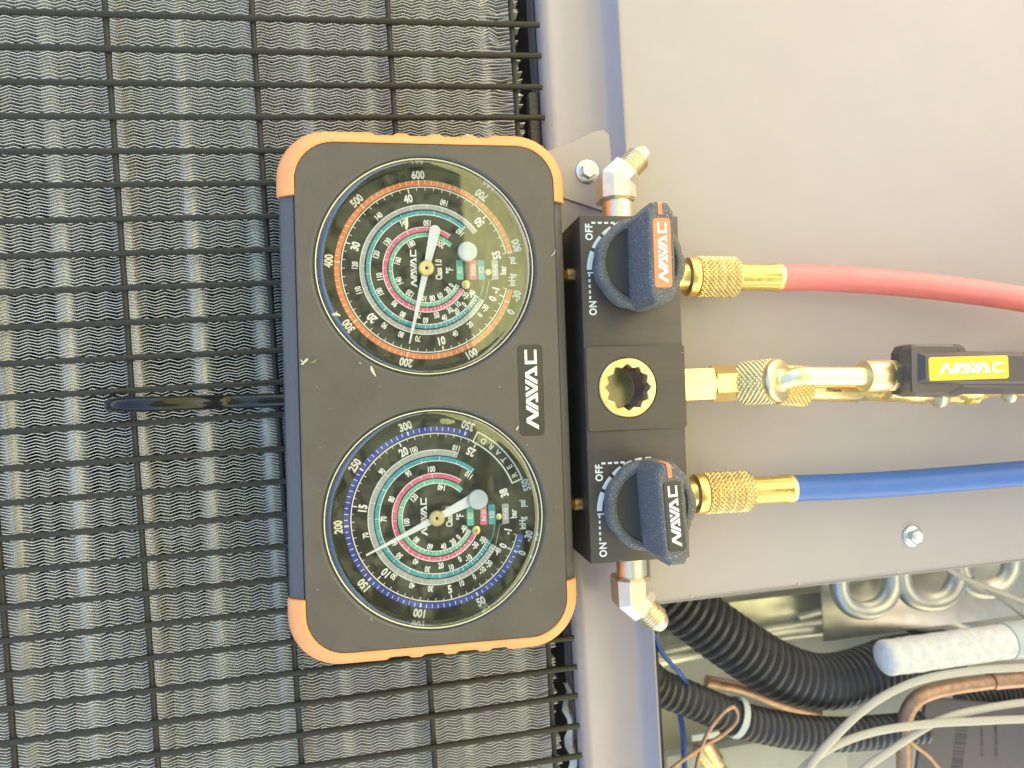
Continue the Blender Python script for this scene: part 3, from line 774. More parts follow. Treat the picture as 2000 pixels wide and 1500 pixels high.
# ---------------- dials
def rd(phi): return ((phi + 1.8) % 360)
def orient(phi):    # reading direction (ccw degrees in frame) for a numeral at photo angle phi
    p = phi % 360
    if 88 < p < 269: return 270 - p if False else -(p) - 90 + 180 + 180 - 0 if False else (-(p + 1.8)) - 90 + 0
    return (-(p + 1.8)) + 90
def gauge(k):
    cx, cy = DC[k]; bc = BC[k]; zd = -42.0
    gt = MB(); gt.lathe([(206, zd - 25), (206, zd - 1)], "dial_black", n=72, mx=Matrix.Translation((cx * .5 + bc.x * .5, cy * .5 + bc.y * .5, 0)))
    go = gt.build("gauge", ms, label=("pressure gauge with an orange scale, beside the orange badged knob", "pressure gauge with a blue scale and a retard zone, beside the dark badged knob")[k])
    d = MB(); d.flat(circle((cx + bc.x) / 2, (cy + bc.y) / 2, 206, 72), zd, "dial_black"); d.build("dial", go)
    z1, z2, z3 = zd + .5, zd + .8, zd + 1.1
    B = lambda: MB()
    if k == 0:
        bands = [("pressure_scale", 170, 181, 12, 348, "print_orange")]
        lineR = 167; f_bar = lambda b: 18 + 5.98 * b; f_psi = lambda p: 20.5 + .4075 * p
    else:
        bands = [("pressure_scale", 171, 182, 13, 291, "print_blue")]
        lineR = 168; f_bar = lambda b: 24.7 + 10.95 * b; f_psi = lambda p: 24.7 + .755 * p
    b = B(); b.ringband(cx, cy, bands[0][1], bands[0][2], rd(bands[0][3]), rd(bands[0][3]) + bands[0][4] - bands[0][3], z1, bands[0][5])
    b.ringband(cx, cy, bands[0][1] - 1.4, bands[0][1], rd(bands[0][3]), rd(bands[0][3]) + bands[0][4] - bands[0][3], z1, "dark_line")
    r0, r1 = bands[0][1], bands[0][2]
    if k == 0:
        for p in range(0, 801, 10): b.tick(cx, cy, r0 + (3.5 if p % 50 else 0), r1, f_psi(p) + 1.8, 1.1 if p % 100 else 2.4, z2, "print_white")
    else:
        for p in range(-10, 351, 5):
            b.tick(cx, cy, r0 + (3.5 if p % 10 else 2), r1 - 1, f_psi(p) + 1.8, 1.5 if p % 50 else 3.4, z2, "print_white")
    b.build("pressure_scale", go)
    b = B(); a1 = f_bar(55) if k == 0 else f_bar(25)
    b.ringband(cx, cy, lineR - 1.1, lineR + 1.1, f_bar(-1) + 1.8, a1 + 1.8, z2, "print_white")
    n = -1
    while n <= (55 if k == 0 else 25):
        mj = (n % 10 == 0 if k == 0 else n % 5 == 0)
        b.tick(cx, cy, lineR - (10 if mj else 7), lineR, f_bar(n) + 1.8, 2.6 if mj else 1.3, z2, "print_white")
        n += 1 if k == 0 else 1
    if k == 1:
        for q in range(-1, 25): b.tick(cx, cy, lineR - 5.5, lineR, f_bar(q + .5) + 1.8, 1.2, z2, "print_white")
    b.build("bar_scale", go)
    if k == 0: TS = [("print_grey", 121, 131, 27, 322, 1, [(-20, 32.4), (0, 39.5), (20, 51), (40, 65.6), (70, 96.7), (80, 110.7), (90, 125.8), (110, 161.6), (120, 182), (140, 228), (160, 284.5)], 141),
                     ("print_teal", 111, 120, 26, 312.5, -1, [(-40, 27), (0, 42), (20, 53.7), (40, 69.4), (60, 90.5), (80, 117), (100, 153), (120, 195.7), (140, 244.7), (160, 311)], 103),
                     ("print_pink", 77, 86, 27, 304.5, 1, [(-20, 33), (10, 46.6), (30, 59.5), (50, 77), (70, 99.6), (90, 131.6), (110, 170), (130, 215), (150, 271)], 94),
                     ("print_green", 67, 75, 25, 315, -1, [(0, 31), (30, 42.7), (60, 61.8), (80, 77.7), (100, 96.7), (120, 123.8), (140, 156), (160, 196), (180, 240), (200, 299)], 59)]
    else: TS = [("print_grey", 124, 135, 27, 289, 1, [(-40, 30.4), (-20, 42.7), (-10, 50), (0, 58), (10, 69.2), (30, 94.8), (40, 109.8), (50, 126.5), (70, 167), (90, 220.8), (100, 251.6), (110, 285.8)], 143),
                ("print_teal", 113, 122, 25, 309, -1, [(-50, 27.8), (-10, 52.7), (10, 73.5), (30, 100), (50, 134.8), (70, 179.6), (90, 237.6), (110, 307.7)], 105),
                ("print_pink", 79, 88, 25, 304, 1, [(-30, 37.4), (0, 61.3), (20, 84.8), (40, 115.2), (60, 149.8), (80, 203), (100, 264)], 97),
                ("print_green", 68, 77, 22, 314, -1, [(-40, 25), (0, 42.8), (20, 56.8), (40, 76.7), (60, 102.4), (80, 132.4), (100, 172), (120, 222), (140, 279)], 60)]
    num = B()
    for mt, ra, rb, a0, a1, side, nums, rn in TS:
        b = B(); b.ringband(cx, cy, ra, rb, a0 + 1.8, a1 + 1.8, z1, mt)
        e = rb if side > 0 else ra
        b.ringband(cx, cy, e - .8, e + .8, a0 + 1.8, a1 + 1.8, z2, "print_white")
        e2 = ra if side > 0 else rb
        b.ringband(cx, cy, e2 - 2 if side > 0 else e2, e2 if side > 0 else e2 + 2, a0 + 1.8, a1 + 1.8, z2, "dark_line")
        # ticks between numbered angles
        for j in range(len(nums) - 1):
            (t0, p0), (t1, p1) = nums[j], nums[j + 1]
            st_ = 5 if (t1 - t0) <= 40 else 10
            m = int((t1 - t0) / st_)
            for q in range(m + 1):
                ph = p0 + (p1 - p0) * q / m; long = ((t0 + q * st_) % 10 == 0)
                if side > 0: b.tick(cx, cy, ra if long else ra + 4, rb, ph + 1.8, 1.1, z3, "print_white")
                else: b.tick(cx, cy, ra, rb if long else rb - 4, ph + 1.8, 1.1, z3, "print_white")
        b.build("temperature_scale", go)
        for t0, p0 in nums:
            a = R_(-(p0 + 1.8)); num.text(str(t0), cx + rn * math.cos(a), cy + rn * math.sin(a), 11.2, orient(p0), z3, "print_white", cond=.68, bold=.036)
    def big(txt, p0, r, h, cond=.78, bold=.042):
        a = R_(-(p0 + 1.8)); num.text(txt, cx + r * math.cos(a), cy + r * math.sin(a), h, orient(p0), z3, "print_white", cond=cond, bold=bold)
    if k == 0:
        for p in range(100, 900, 100): big(str(p), f_psi(p) - (3 if p == 800 else 0), 192, 15.5)
        big("-30", 15, 191, 15); big("0", 25.5, 191, 15)
        for q, p0 in ((10, 77.6), (20, 137), (30, 197), (40, 255.6), (50, 317), (55, 347)): big(str(q), p0, 146.5, 15.5)
        big("-1", 15.5, 146, 14.5); big("0", 22.5, 146, 14.5)
    else:
        for p in range(50, 351, 50): big(str(p), f_psi(p), 193, 15.5)
        big("-30", 13, 192, 14.5); big("0", 24, 190, 14.5); big("550", 341.5, 192, 14.5)
        for q, p0 in ((5, 79.5), (10, 133.2), (15, 188.5), (20, 243.5), (25, 298), (38, 341.5)): big(str(q), p0, 147 if q < 38 else 144, 15.5)
        big("-1", 13, 148, 14.5); big("0", 24.5, 148, 14.5)
        rt = B()      # retard box
        a0, a1 = 296, 337
        for ra, rb in ((165.5, 168.5), (187.5, 190.5)): rt.ringband(cx, cy, ra, rb, a0 + 1.8, a1 + 1.8, z2, "print_white")
        for a in (a0, a1): rt.tick(cx, cy, 165.5, 190.5, a + 1.8, 3, z3, "print_white")
        for i, chx in enumerate("RETARD"):
            ph = 332.5 - i * 6.1; a = R_(-(ph + 1.8)); rt.text(chx, cx + 178 * math.cos(a), cy + 178 * math.sin(a), 11.5, -(ph + 1.8) + 90, z3, "print_white", cond=.95, bold=.015)
        rt.build("retard_box", go)
    num.build("scale_numerals", go)
    le = B()
    le.logo(cx - 25, cy + 2, 12.5, 90, z3, "print_white", length=76, tri="print_orange")
    le.text("Class 1.0", cx + 25, cy + 0, 12.5, 90, z3, "print_white", cond=.64, bold=.03)
    le.text("\u00b0F", cx + 47, cy - 2, 14, 90, z3, "print_white", cond=.72, bold=.03)
    le.text("bar", cx + 156, cy - 2, 13, 90, z3, "print_white", cond=.74, bold=.03)
    le.text("inHg", cx + 174, cy - 22, 13, 90, z3, "print_white", cond=.74, bold=.03)
    le.text("psi", cx + 175, cy + 18, 13, 90, z3, "print_white", cond=.74, bold=.03)
    le.build("lettering", go)
    fl = B()
    for tx, x, mt in (("R22", 68, "print_green"), ("R410A", 95, "print_pink"), ("R32", 112, "print_teal"), ("R454B", 140, "print_grey")):
        fl.flat(rrect(cx + x - 7, cx + x + 7, cy - 21, cy + 19, 2, 3), z1, mt)
        fl.text(tx, cx + x, cy - 1, 9, 90, z3, "print_white", cond=.68, bold=.01)
    # leader lines from the flags to their rings
    def lead(x0, y0, x1, y1, mt, w=1.2):
        u = Vector((x1 - x0, y1 - y0)).normalized(); n = Vector((-u.y, u.x)) * w / 2
        fl.flat([(cx + x0 - n.x, cy + y0 - n.y), (cx + x1 - n.x, cy + y1 - n.y), (cx + x1 + n.x, cy + y1 + n.y), (cx + x0 + n.x, cy + y0 + n.y)], z2, mt)
    lead(118, -20, 113, -42, "print_teal", 1.6); lead(113, -42, 104, -62, "print_teal", 1.6)
    lead(140, -21, 128, -22, "print_grey"); lead(128, -22, 118, -62, "print_grey")
    fl.build("refrigerant_key", go)
    # needle
    if k == 0: pa, tl = 102.4, 87
    else: pa, tl = 153.4, 88
    a = R_(-(pa + 1.8)); u = Vector((math.cos(a), math.sin(a), 0)); nn = Vector((-u.y, u.x, 0)); c3 = Vector((cx, cy, 0))
    nd = B(); zN = zd + 10
    o_ = [c3 + u * 154 + nn * 1.6, c3 + u * 10 + nn * 6.5, c3 - u * 20 + nn * 7, c3 - u * (tl - 8) + nn * 11]
    for i in range(7):
        t = R_(90 + 180 * i / 6); o_.append(c3 - u * (tl - 8) + nn * 11 * math.sin(t) * 1.0 + u * 11 * math.cos(t))
    o_ += [c3 - u * (tl - 8) - nn * 11, c3 - u * 20 - nn * 7, c3 + u * 10 - nn * 6.5, c3 + u * 154 - nn * 1.6]
    poly = [(p.x, p.y) for p in o_]; poly = poly if area(poly) > 0 else poly[::-1]
    nd.prism(poly, zN, zN + 2.2, "needle_white"); nd.build("needle", go)
    hb = B(); hb.lathe([(16, zN + 2.4), (16, zN + 6), (14, zN + 8.5), (6, zN + 9), (3.4, zN + 8.6), (2.4, zN + 7)], "brass_nickel", n=32, mx=Matrix.Translation((cx, cy, 0)))
    hb.lathe([(2.4, zN + 7.1)] * 1 + [(0.4, zN + 7.1)], "dark_line", n=12, mx=Matrix.Translation((cx, cy, 0)))
    hb.build("hub", go)
    sc_ = B(); sc_.lathe([(20, zN + 4), (20, zN + 9), (18.5, zN + 11), (12, zN + 11.5), (10, zN + 11)], "cap_plastic", n=36, mx=Matrix.Translation((cx + 83, cy + 33, 0)))
    sc_.lathe([(5, zd + .5), (5, zN + 4)], "cap_plastic", n=16, mx=Matrix.Translation((cx + 83, cy + 33, 0))); sc_.build("stop_cap", go)
    for x, y, r, mt in ((79, -31, 8.5, "brass"), (126, -6, 6.5, "brass_nickel")):
        s_ = B(); s_.lathe([(r, zd + .4), (r, zd + 2.5), (r * .7, zd + 4.2), (r * .35, zd + 4.4), (r * .2, zd + 3)], mt, n=24, mx=Matrix.Translation((cx + x, cy + y, 0))); s_.build("dial_screw", go)
    ln = B(); ln.lathe([(BR - 10, zd + 2), (BR - 10, HZ - 10), (BR - 10.5, HZ - 5), (BR - 13, HZ - 1), (BR - 17, HZ + .6), (BR - 26, HZ + 1), (0.5, HZ + 2)][0:], "lens_clear", n=96, mx=Matrix.Translation((bc.x, bc.y, 0)), cap0=False)
    ln.build("lens", go)
    rm = B(); rm.lathe([(BR - 11.2, HZ - 3), (BR - 10.6, HZ - .2), (BR - 9.6, HZ + .4), (BR - 8.6, HZ - .6), (BR - 8.4, HZ - 4)], "rim_clear", n=96, mx=Matrix.Translation((bc.x, bc.y, 0)), cap0=False, cap1=False)
    rm.build("rim", go)
    return go
gauge(0); gauge(1)

# ---------------- manifold block
ZBk = -8.0
cTL = G(1130.5, 422, ZBk); cTR = G(1323, 421, ZBk); cBR = G(1348, 1092, ZBk); cBL = G(1155, 1098, ZBk)
bx0 = (cTL.x + cBL.x) / 2; bx1 = (cTR.x + cBR.x) / 2; by1 = (cTL.y + cTR.y) / 2; by0 = (cBL.y + cBR.y) / 2
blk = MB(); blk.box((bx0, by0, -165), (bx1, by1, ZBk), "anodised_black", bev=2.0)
bo = blk.build("manifold_block", ms)
# stems between case and block
for py in (537, 985):
    c = G(1110, py, -70); s_ = MB()
    s_.lathe([(14, -60), (14, -8), (11, -6), (14, -3), (11, 0), (14, 3), (11, 6), (14, 9), (14, 60)], "brass_dark", n=20, mx=axis_mx((bx0 - 25, c.y, -70), (1, 0, 0))); s_.build("port_stem", ms)
# centre plate with the sight glass
p0 = G(1143, 676, ZBk + 3); p1 = G(1336, 836, ZBk + 3); scx = G(1226, 757, ZBk + 3)
sp = MB(); pr_ = rrect(p0.x, bx1 + 3, p1.y, p0.y, 8, 4)
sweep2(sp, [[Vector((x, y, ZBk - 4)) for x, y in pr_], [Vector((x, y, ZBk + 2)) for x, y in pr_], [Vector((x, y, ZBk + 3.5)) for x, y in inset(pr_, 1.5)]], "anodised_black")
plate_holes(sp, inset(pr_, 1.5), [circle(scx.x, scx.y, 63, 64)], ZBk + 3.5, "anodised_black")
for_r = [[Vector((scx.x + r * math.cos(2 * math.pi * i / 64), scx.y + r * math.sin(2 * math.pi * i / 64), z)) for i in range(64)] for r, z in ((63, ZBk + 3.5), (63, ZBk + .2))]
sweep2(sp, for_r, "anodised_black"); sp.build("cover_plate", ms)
sg = MB(); N12 = 96
star = lambda a: 41.5 + 7.0 * abs(((12 * a / (2 * math.pi)) % 1.0) * 2 - 1) ** 1.2
def ringz(fr, z): return [Vector((scx.x + fr(2 * math.pi * i / N12) * math.cos(2 * math.pi * i / N12), scx.y + fr(2 * math.pi * i / N12) * math.sin(2 * math.pi * i / N12), z)) for i in range(N12)]
sweep2(sg, [ringz(lambda a: 61, ZBk + .3), ringz(lambda a: 61, ZBk + 4), ringz(lambda a: 59, ZBk + 6), ringz(lambda a: star(a) + 3, ZBk + 6.5), ringz(star, ZBk + 5), ringz(star, ZBk - 20), ringz(lambda a: 52, ZBk - 20.5)], "brass", smooth=False)
sgo = sg.build("sight_glass", ms)
sb = MB(); sb.lathe([(52, ZBk - 20.5), (45, ZBk - 21), (45, ZBk - 90), (44, ZBk - 90.5)], "bore_metal", n=40, mx=Matrix.Translation((scx.x, scx.y, 0)), cap0=False); sb.build("bore", sgo)
# the block and plate are hollowed where the bore is: replace the block by one with a hole
def drill(ob, c, r, zt, zb_):
    bm = bmesh.new(); bmesh.ops.create_cone(bm, cap_ends=True, segments=48, radius1=r, radius2=r, depth=zt - zb_)
    me = bpy.data.meshes.new("cut"); bm.to_mesh(me); bm.free(); cu = bpy.data.objects.new("cut", me); COL.objects.link(cu)
    cu.location = c - parent_origin(ms)
    ob.parent = None
    md = ob.modifiers.new("b", 'BOOLEAN'); md.operation = 'DIFFERENCE'; md.object = cu; md.solver = 'EXACT'
    bpy.context.view_layer.update()
    dg = bpy.context.evaluated_depsgraph_get(); nm = bpy.data.meshes.new_from_object(ob.evaluated_get(dg))
    ob.modifiers.clear(); nm.name = ob.data.name; ob.data = nm; ob.parent = ms; bpy.data.objects.remove(cu)
drill(bo, Vector((scx.x, scx.y, ZBk - 49)), 61.5, ZBk + 5, ZBk - 104)
# printed ON / OFF arcs
def marks(cpx, cpy, kk):
    c = G(cpx, cpy, ZBk); z = ZBk + .6; b = MB()
    rr0, rr1 = 99, 109
    segs = [(180 + 2, 180 + 23), (180 + 27, 180 + 42), (180 + 46, 180 + 58), (180 + 62, 180 + 72), (180 + 76, 180 + 84), (180 + 88, 180 + 95)]
    for i, (a0, a1) in enumerate(segs):
        b.ringband(c.x, c.y, rr0 + i * .9, rr1 + 1 - i * .2, a0, a1, z, "paint_white", step=2)
    # short bar at the ON end
    b.flat([(c.x - rr1, c.y - 4), (c.x - rr0 + 18, c.y - 4), (c.x - rr0 + 18, c.y - 1), (c.x - rr1, c.y - 1)], z + .2, "paint_white")
    for i in range(5): y = c.y - 4 - i * 11.5; b.flat([(c.x - 107, y - 6.5), (c.x - 103, y - 6.5), (c.x - 103, y), (c.x - 107, y)], z, "paint_white")
    for i in range(4): x = c.x - 97 + i * 13.5; b.flat([(x, c.y + 98), (x + 8.5, c.y + 98), (x + 8.5, c.y + 102), (x, c.y + 102)], z, "paint_white")
    b.text("ON", c.x - 100, c.y - 75, 15, 90, z + .2, "paint_white", cond=.85, bold=.03, spacing=1.1)
    b.text("OFF", c.x - 103, c.y + 81, 15, 90, z + .2, "paint_white", cond=.85, bold=.03, spacing=1.1)
    b.build("valve_marking", ms)
K1 = (1247, 530); K2 = (1267, 996)
marks(*K1, 0); marks(*K2, 1)

# ---------------- knobs
def knob(c, rot, badge):
    """grip wheel with a tall bar across it"""
    mx = Matrix.Translation(c) @ Matrix.Rotation(R_(rot), 4, 'Z')
    lob = lambda r, a, z: r * (1 + (0.0 if r < 80 else 0.05 * (abs(math.cos(4.5 * a + .4)) ** .6 - .6)))
    b = MB()
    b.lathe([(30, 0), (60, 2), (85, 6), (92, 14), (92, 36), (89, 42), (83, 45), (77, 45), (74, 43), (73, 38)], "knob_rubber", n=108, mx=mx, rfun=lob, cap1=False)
    ko = b.build("knob", ms, label=("knob with an orange badge, above the sight glass in the photo", "knob with a dark badge, below the sight glass in the photo")[badge])
    d = MB(); d.lathe([(75.5, 39), (5, 38.5)], "knob_black", n=64, mx=mx); d.build("recess_disc", ko)
    # bar: stacked outlines
    def ol(hw, hl, z, nose): # hw half width, hl half length
        pts = []
        for sx, sy in ((1, 1), (-1, 1), (-1, -1), (1, -1)): pass
        pts = [(hw, -hl + nose), (hw, hl - nose), (hw * .55, hl), (-hw * .55, hl), (-hw, hl - nose), (-hw, -hl + nose), (-hw * .55, -hl), (hw * .55, -hl)]
        return [mx @ Vector((x, y, z)) for x, y in pts]
    g2 = MB()
    rings = [ol(27, 88, 28, 14), ol(27, 93, 40, 16), ol(26.5, 95, 90, 17), ol(26, 94, 141, 17), ol(24.5, 91, 150, 16), ol(21, 86, 154, 15)]
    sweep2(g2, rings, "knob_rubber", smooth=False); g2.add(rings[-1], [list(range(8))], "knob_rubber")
    go = g2.build("grip_bar", ko)
    # badge
    bd = MB(); bd.prism(rrect(-17, 17, -66, 62, 6, 4), 152.5, 156.0, "print_orange" if badge == 0 else "plate_black", mx=mx, bev=1.2)
    bd.logo(0, -2, 18, 90, 156.3, "paint_white", length=112, mx=mx, th=.5)
    bd.build("badge", ko)
    # pointer stripe over the end
    ps = MB()
    st_ = [(94.8, 104), (94.3, 141), (91.6, 150.6), (86.8, 154.4), (68, 155)]
    v = []; f = []
    for y, z in st_:
        for x in (-4, 4): v.append(mx @ Vector((x - 2, y + .6, z + .5)))
    for i in range(len(st_) - 1): f.append((2 * i, 2 * i + 1, 2 * i + 3, 2 * i + 2))
    ps.add(v, f, "print_orange"); ps.build("pointer", ko)
    stm = MB(); stm.lathe([(24, -12), (24, 1)], "brass_dark", n=24, mx=mx); stm.build("spindle", ko)
    return ko
zk = ZBk + 8
knob(G(1248, 517, zk + 25) - Vector((0, 0, 25)), 0.0, 0)
knob(G(1269, 986, zk + 25) - Vector((0, 0, 25)), 3.0, 1)

# ---------------- flare fittings on the block's ends
def flare(px, py, sgn):
    c = G(px, py, -75); y0 = by1 if sgn > 0 else by0; x = c.x; z = -75
    d0 = Vector((0, sgn, 0)); d1 = Vector((0.707, 0.707 * sgn, 0.05)).normalized()
    b = MB(); b.lathe([(36, -2), (36, 6), (33, 9), (32, 9), (32, 46), (33, 47)], "brass_pale", n=36, mx=axis_mx((x, y0, z), d0))
    fo = b.build("flare_fitting", ms, label="pale brass angled fitting at the %s end of the block" % ("upper" if sgn > 0 else "lower"))
    h = MB()     # forged elbow body, square section with flats
    def sq(o, u, w, t, hw, hz): return [o + w * (-hw) + Vector((0, 0, -hz)), o + w * hw + Vector((0, 0, -hz)), o + w * (hw + 0) + Vector((0, 0, hz * .55)), o + w * (hw * .45) + Vector((0, 0, hz)), o + w * (-hw * .45) + Vector((0, 0, hz)), o + w * (-hw) + Vector((0, 0, hz * .55))]
    W0 = Vector((1, 0, 0)); W1 = Vector((0.707, -0.707 * sgn, 0)); Wm = (W0 + W1).normalized()
    o0 = Vector((x, y0 + 46 * sgn, z)); o1 = Vector((x, y0 + 92 * sgn, z)); o2 = o1 + d1 * 34
    rr = [sq(o0, d0, W0, 0, 33, 33), sq(o0 + d0 * 6, d0, W0, 0, 37, 37), sq(o1, d0, Wm, 0, 39, 37), sq(o2 - d1 * 4, d1, W1, 0, 34, 34), sq(o2, d1, W1, 0, 30, 30)]
    rev = sgn > 0
    sweep2(h, rr, "brass_pale", smooth=False, rev=not rev)
    h.add(rr[-1], [list(range(6))], "brass_pale"); h.add(rr[0], [list(range(6))], "brass_pale"); h.build("elbow_body", fo)
    t = MB(); prof = [(24, 0), (24, 3)]
    for i in range(6): q = 4 + i * 6.2; prof += [(27.5, q + 1), (27.5, q + 2.4), (24, q + 4.6), (24, q + 5.2)]
    prof += [(23, 43), (20, 52), (16, 58), (10, 58), (9, 50)]
    t.lathe(prof, "brass_pale", n=32, mx=axis_mx(o2, d1)); t.build("thread", fo)
flare(1206, 420, 1); flare(1233, 1098, -1)

# ---------------- hose couplings
def knurl_nut(mb, mx, r, L, mname, nt_=208, nl=50, kn=26, flange=True):
    v = []; f = []
    for j in range(nl + 1):
        z = L * j / nl
        for i in range(nt_):
            a = 2 * math.pi * i / nt_
            e = min(1, j / 2, (nl - j) / 2)
            q = L / r * kn / 2.0 * (z / L) * 1.0
            h = 5.5 * e * (abs(math.sin(kn / 2 * a + q)) * abs(math.sin(kn / 2 * a - q)))
            edge = 2.5 if j in (0, nl) else 0
            rr = r - edge + h - 1.5
            v.append((rr * math.cos(a), rr * math.sin(a), z))
    for j in range(nl):
        for i in range(nt_):
            k = (i + 1) % nt_; f.append((j * nt_ + i, j * nt_ + k, (j + 1) * nt_ + k, (j + 1) * nt_ + i))
    f.append(list(range(nt_))[::-1]); f.append([nl * nt_ + i for i in range(nt_)])
    mb.add(v, f, mname, True, mx)
def hose(name, label, y_px, x_px, z0, path, mt, direction):
    t = thing(name, label, "hose", G(x_px[0], y_px, z0), MGU)
    o = G(x_px[0], y_px, z0); d = direction.normalized(); mx = axis_mx(o, d)
    L1 = (G(x_px[1], y_px, z0) - o).length; L2 = (G(x_px[2], y_px, z0) - o).length; L3 = (G(x_px[3], y_px, z0) - o).length
    s_ = MB(); s_.lathe([(29, -26), (29, -6), (31, -3), (31, 2)], "brass", n=36, mx=mx); s_.build("swivel", t)
    n_ = MB(); n_.lathe([(36, -4), (42, -2), (43.5, 2), (43.5, L1 - 3), (41, L1)], "brass", n=48, mx=mx)
    knurl_nut(n_, mx @ Matrix.Translation((0, 0, L1)), 42.5, L2 - L1, "brass")
    n_.lathe([(38, L2), (34, L2 + 4), (30, L2 + 6)], "brass", n=48, mx=mx); n_.build("knurled_nut", t)
    fz = MB(); prof = [(27, L2 + 2), (29.5, L2 + 8), (29.5, L2 + 12)]
    fz.lathe([(28, L2 + 2), (29.8, L2 + 7), (29.8, L3 - 20), (31.5, L3 - 15), (32.5, L3 - 8), (31.5, L3 - 2), (29, L3)], "brass", n=160, mx=mx,
             rfun=lambda r, a, z: r * (1 - (0.045 * max(0, min(1, (abs(math.cos(4 * a)) - .86) * 12))) * (L2 + 14 < z < L3 - 18) - 0.0)); fz.build("ferrule", t)
    h = MB(); h.tube([o + d * (L3 - 6)] + path, 29.3, mt, n=32, seg=12); h.build("hose_body", t)
    return t
zc = -80
hose("red_hose", "red rubber service hose screwed on beside the orange badged knob", 541, (1342, 1358, 1436, 1524), zc,
     [G(1600, 543, zc + 2), G(1700, 549, zc + 6), (G(1800, 558, zc + 12)), G(1900, 570, zc + 20), G(2000, 585, zc + 30), G(2120, 606, zc + 44), G(2420, 668, zc + 70)], "red_hose", G(1524, 541.5, zc) - G(1342, 540, zc))
hose("blue_hose", "blue rubber service hose screwed on beside the dark badged knob", 964, (1358, 1374, 1463, 1548), zc,
     [G(1640, 950.5, zc), G(1740, 945, zc), G(1870, 935, zc + 3), G(2000, 924, zc + 8), G(2120, 913, zc + 14), G(2420, 886, zc + 20)], "blue_hose", G(1548, 954.5, zc) - G(1358, 965, zc))

# centre brass port (part of the gauge set)
cpz = -85
pb = MB(); o = G(1335, 752, cpz); e = G(1440, 751, cpz); o.x = bx1 - 4
Lq = e.x - o.x
hx = [(34 * math.cos(R_(45 + 90 * i)) * 1.36 * .98, 34 * math.sin(R_(45 + 90 * i)) * 1.36 * .98) for i in range(4)]
mx = axis_mx(o, (1, 0.01, 0))
pb.prism(hexring(39, 6, R_(30)), 0, Lq * .62, "brass", mx=mx, bev=1.5); pb.prism(hexring(40, 6, R_(0)), Lq * .62, Lq, "brass", mx=mx, bev=3)
pb.build("centre_port", ms)

# yellow hose with its ball valve and elbow
yh = thing("yellow_hose", "yellow service hose with a black handled ball valve on the centre port", "hose", G(1430, 750, cpz), MGU)
o1 = G(1452, 749, cpz); dn = Vector((0.52, 0.04, 0.86)).normalized(); mx = axis_mx(o1, dn)
nb = MB(); nb.lathe([(30, -20), (36, -4), (42, 0)], "brass_nickel", n=36, mx=mx); knurl_nut(nb, mx, 45, 74, "brass_nickel", kn=26)
nb.lathe([(44, 74), (46, 76), (47, 84), (45, 90), (42, 92), (22, 93)], "brass_nickel", n=48, mx=mx); nb.build("knurled_nut", yh)
tp = o1 + dn * 90
el = MB()
q1 = G(1562, 735, 16); q2 = G(1600, 735, 19); q3 = G(1650, 735, 20); q4 = G(1688, 735, 20)
el.tube([tp, tp + dn * 10, q1, q2, q3, q4], 20.5, "brass_nickel", n=24, seg=10); el.lathe([(24, 0), (24, 8), (20, 12)], "brass_nickel", n=30, mx=axis_mx(tp, dn)); el.build("elbow_tube", yh)
cc_ = G(1684, 735, 20); mx = axis_mx(cc_, (1, 0, 0)); L = G(1733, 735, 20).x - cc_.x; L4 = G(1762, 735, 20).x - cc_.x
cl = MB(); cl.lathe([(26, 0), (33, 3), (34, 6), (34, L - 6), (31, L), (28, L + 3)], "brass_nickel", n=40, mx=mx)
cl.prism(hexring(33, 6, 0), L + 2, L4 + 30, "brass_pale", mx=mx, bev=2); cl.build("collar", yh)
# valve body behind the handle
vb = MB(); vz = -30
a = G(1790, 750, vz); b_ = G(1990, 752, vz)
vb.lathe([(30, -40), (38, -34), (40, 0), (46, 20), (46, 60), (34, 80), (30, 90), (30, 150), (36, 160), (36, 190), (28, 200), (28, 330)], "brass", n=36, mx=axis_mx(G(1755, 748, vz), G(2000, 752, vz) - G(1755, 748, vz)))
vb.build("valve_body", yh)
# second coupling lying behind, towards the yellow hose
zq = -70
k2 = MB(); s0 = G(1520, 752, zq); mx = axis_mx(s0, G(1600, 756, zq) - s0); knurl_nut(k2, mx, 42, 64, "brass")
k2.lathe([(41, 64), (34, 70), (30, 74), (24, 80), (24, 92)], "brass", n=40, mx=mx); k2.build("knurled_nut", yh)
k3 = MB(); s1 = G(1592, 762, zq + 16); k3.lathe([(15, -20), (24, -14), (24, 100), (20, 106), (20, 400)], "brass", n=32, mx=axis_mx(s1, G(1760, 768, zq + 16) - s1)); k3o = k3.build("ferrule", yh)
k4 = MB(); tt = G(1628, 761, zq + 40); k4.text("NH5K(S)7", tt.x, tt.y - 2, 7, 176, zq + 16 + 24.8, "label_print", cond=.9); k4.build("lettering", k3o)
# handle
hz0 = 30.0; hz1 = 84.0
hd = MB()
def GP(pts, z): return [tuple(G(x, y, z).xy) for x, y in pts]
o_ = GP([(1756, 690), (1764, 676), (1778, 672), (1872, 672), (1884, 679), (1886, 686), (2300, 694), (2300, 769), (1884, 770), (1852, 776), (1776, 775), (1758, 770)], hz0)
i_ = GP([(1777, 679), (1780, 674), (1788, 672), (1862, 673), (1872, 680), (1878, 691), (2300, 700), (2300, 758), (1884, 757), (1856, 771), (1786, 773), (1778, 768)], hz1)
i2 = GP([(1780, 682), (1784, 678), (1790, 676), (1860, 677), (1868, 684), (1876, 695), (2300, 703), (2300, 754), (1880, 752), (1852, 766), (1790, 768), (1782, 764)], hz1 + 4)
sweep2(hd, [[Vector((x, y, hz0 - 26)) for x, y in o_], [Vector((x, y, hz0)) for x, y in o_], [Vector((x, y, hz1)) for x, y in i_], [Vector((x, y, hz1 + 4)) for x, y in i2]], "handle_plastic", smooth=False, rev=True)
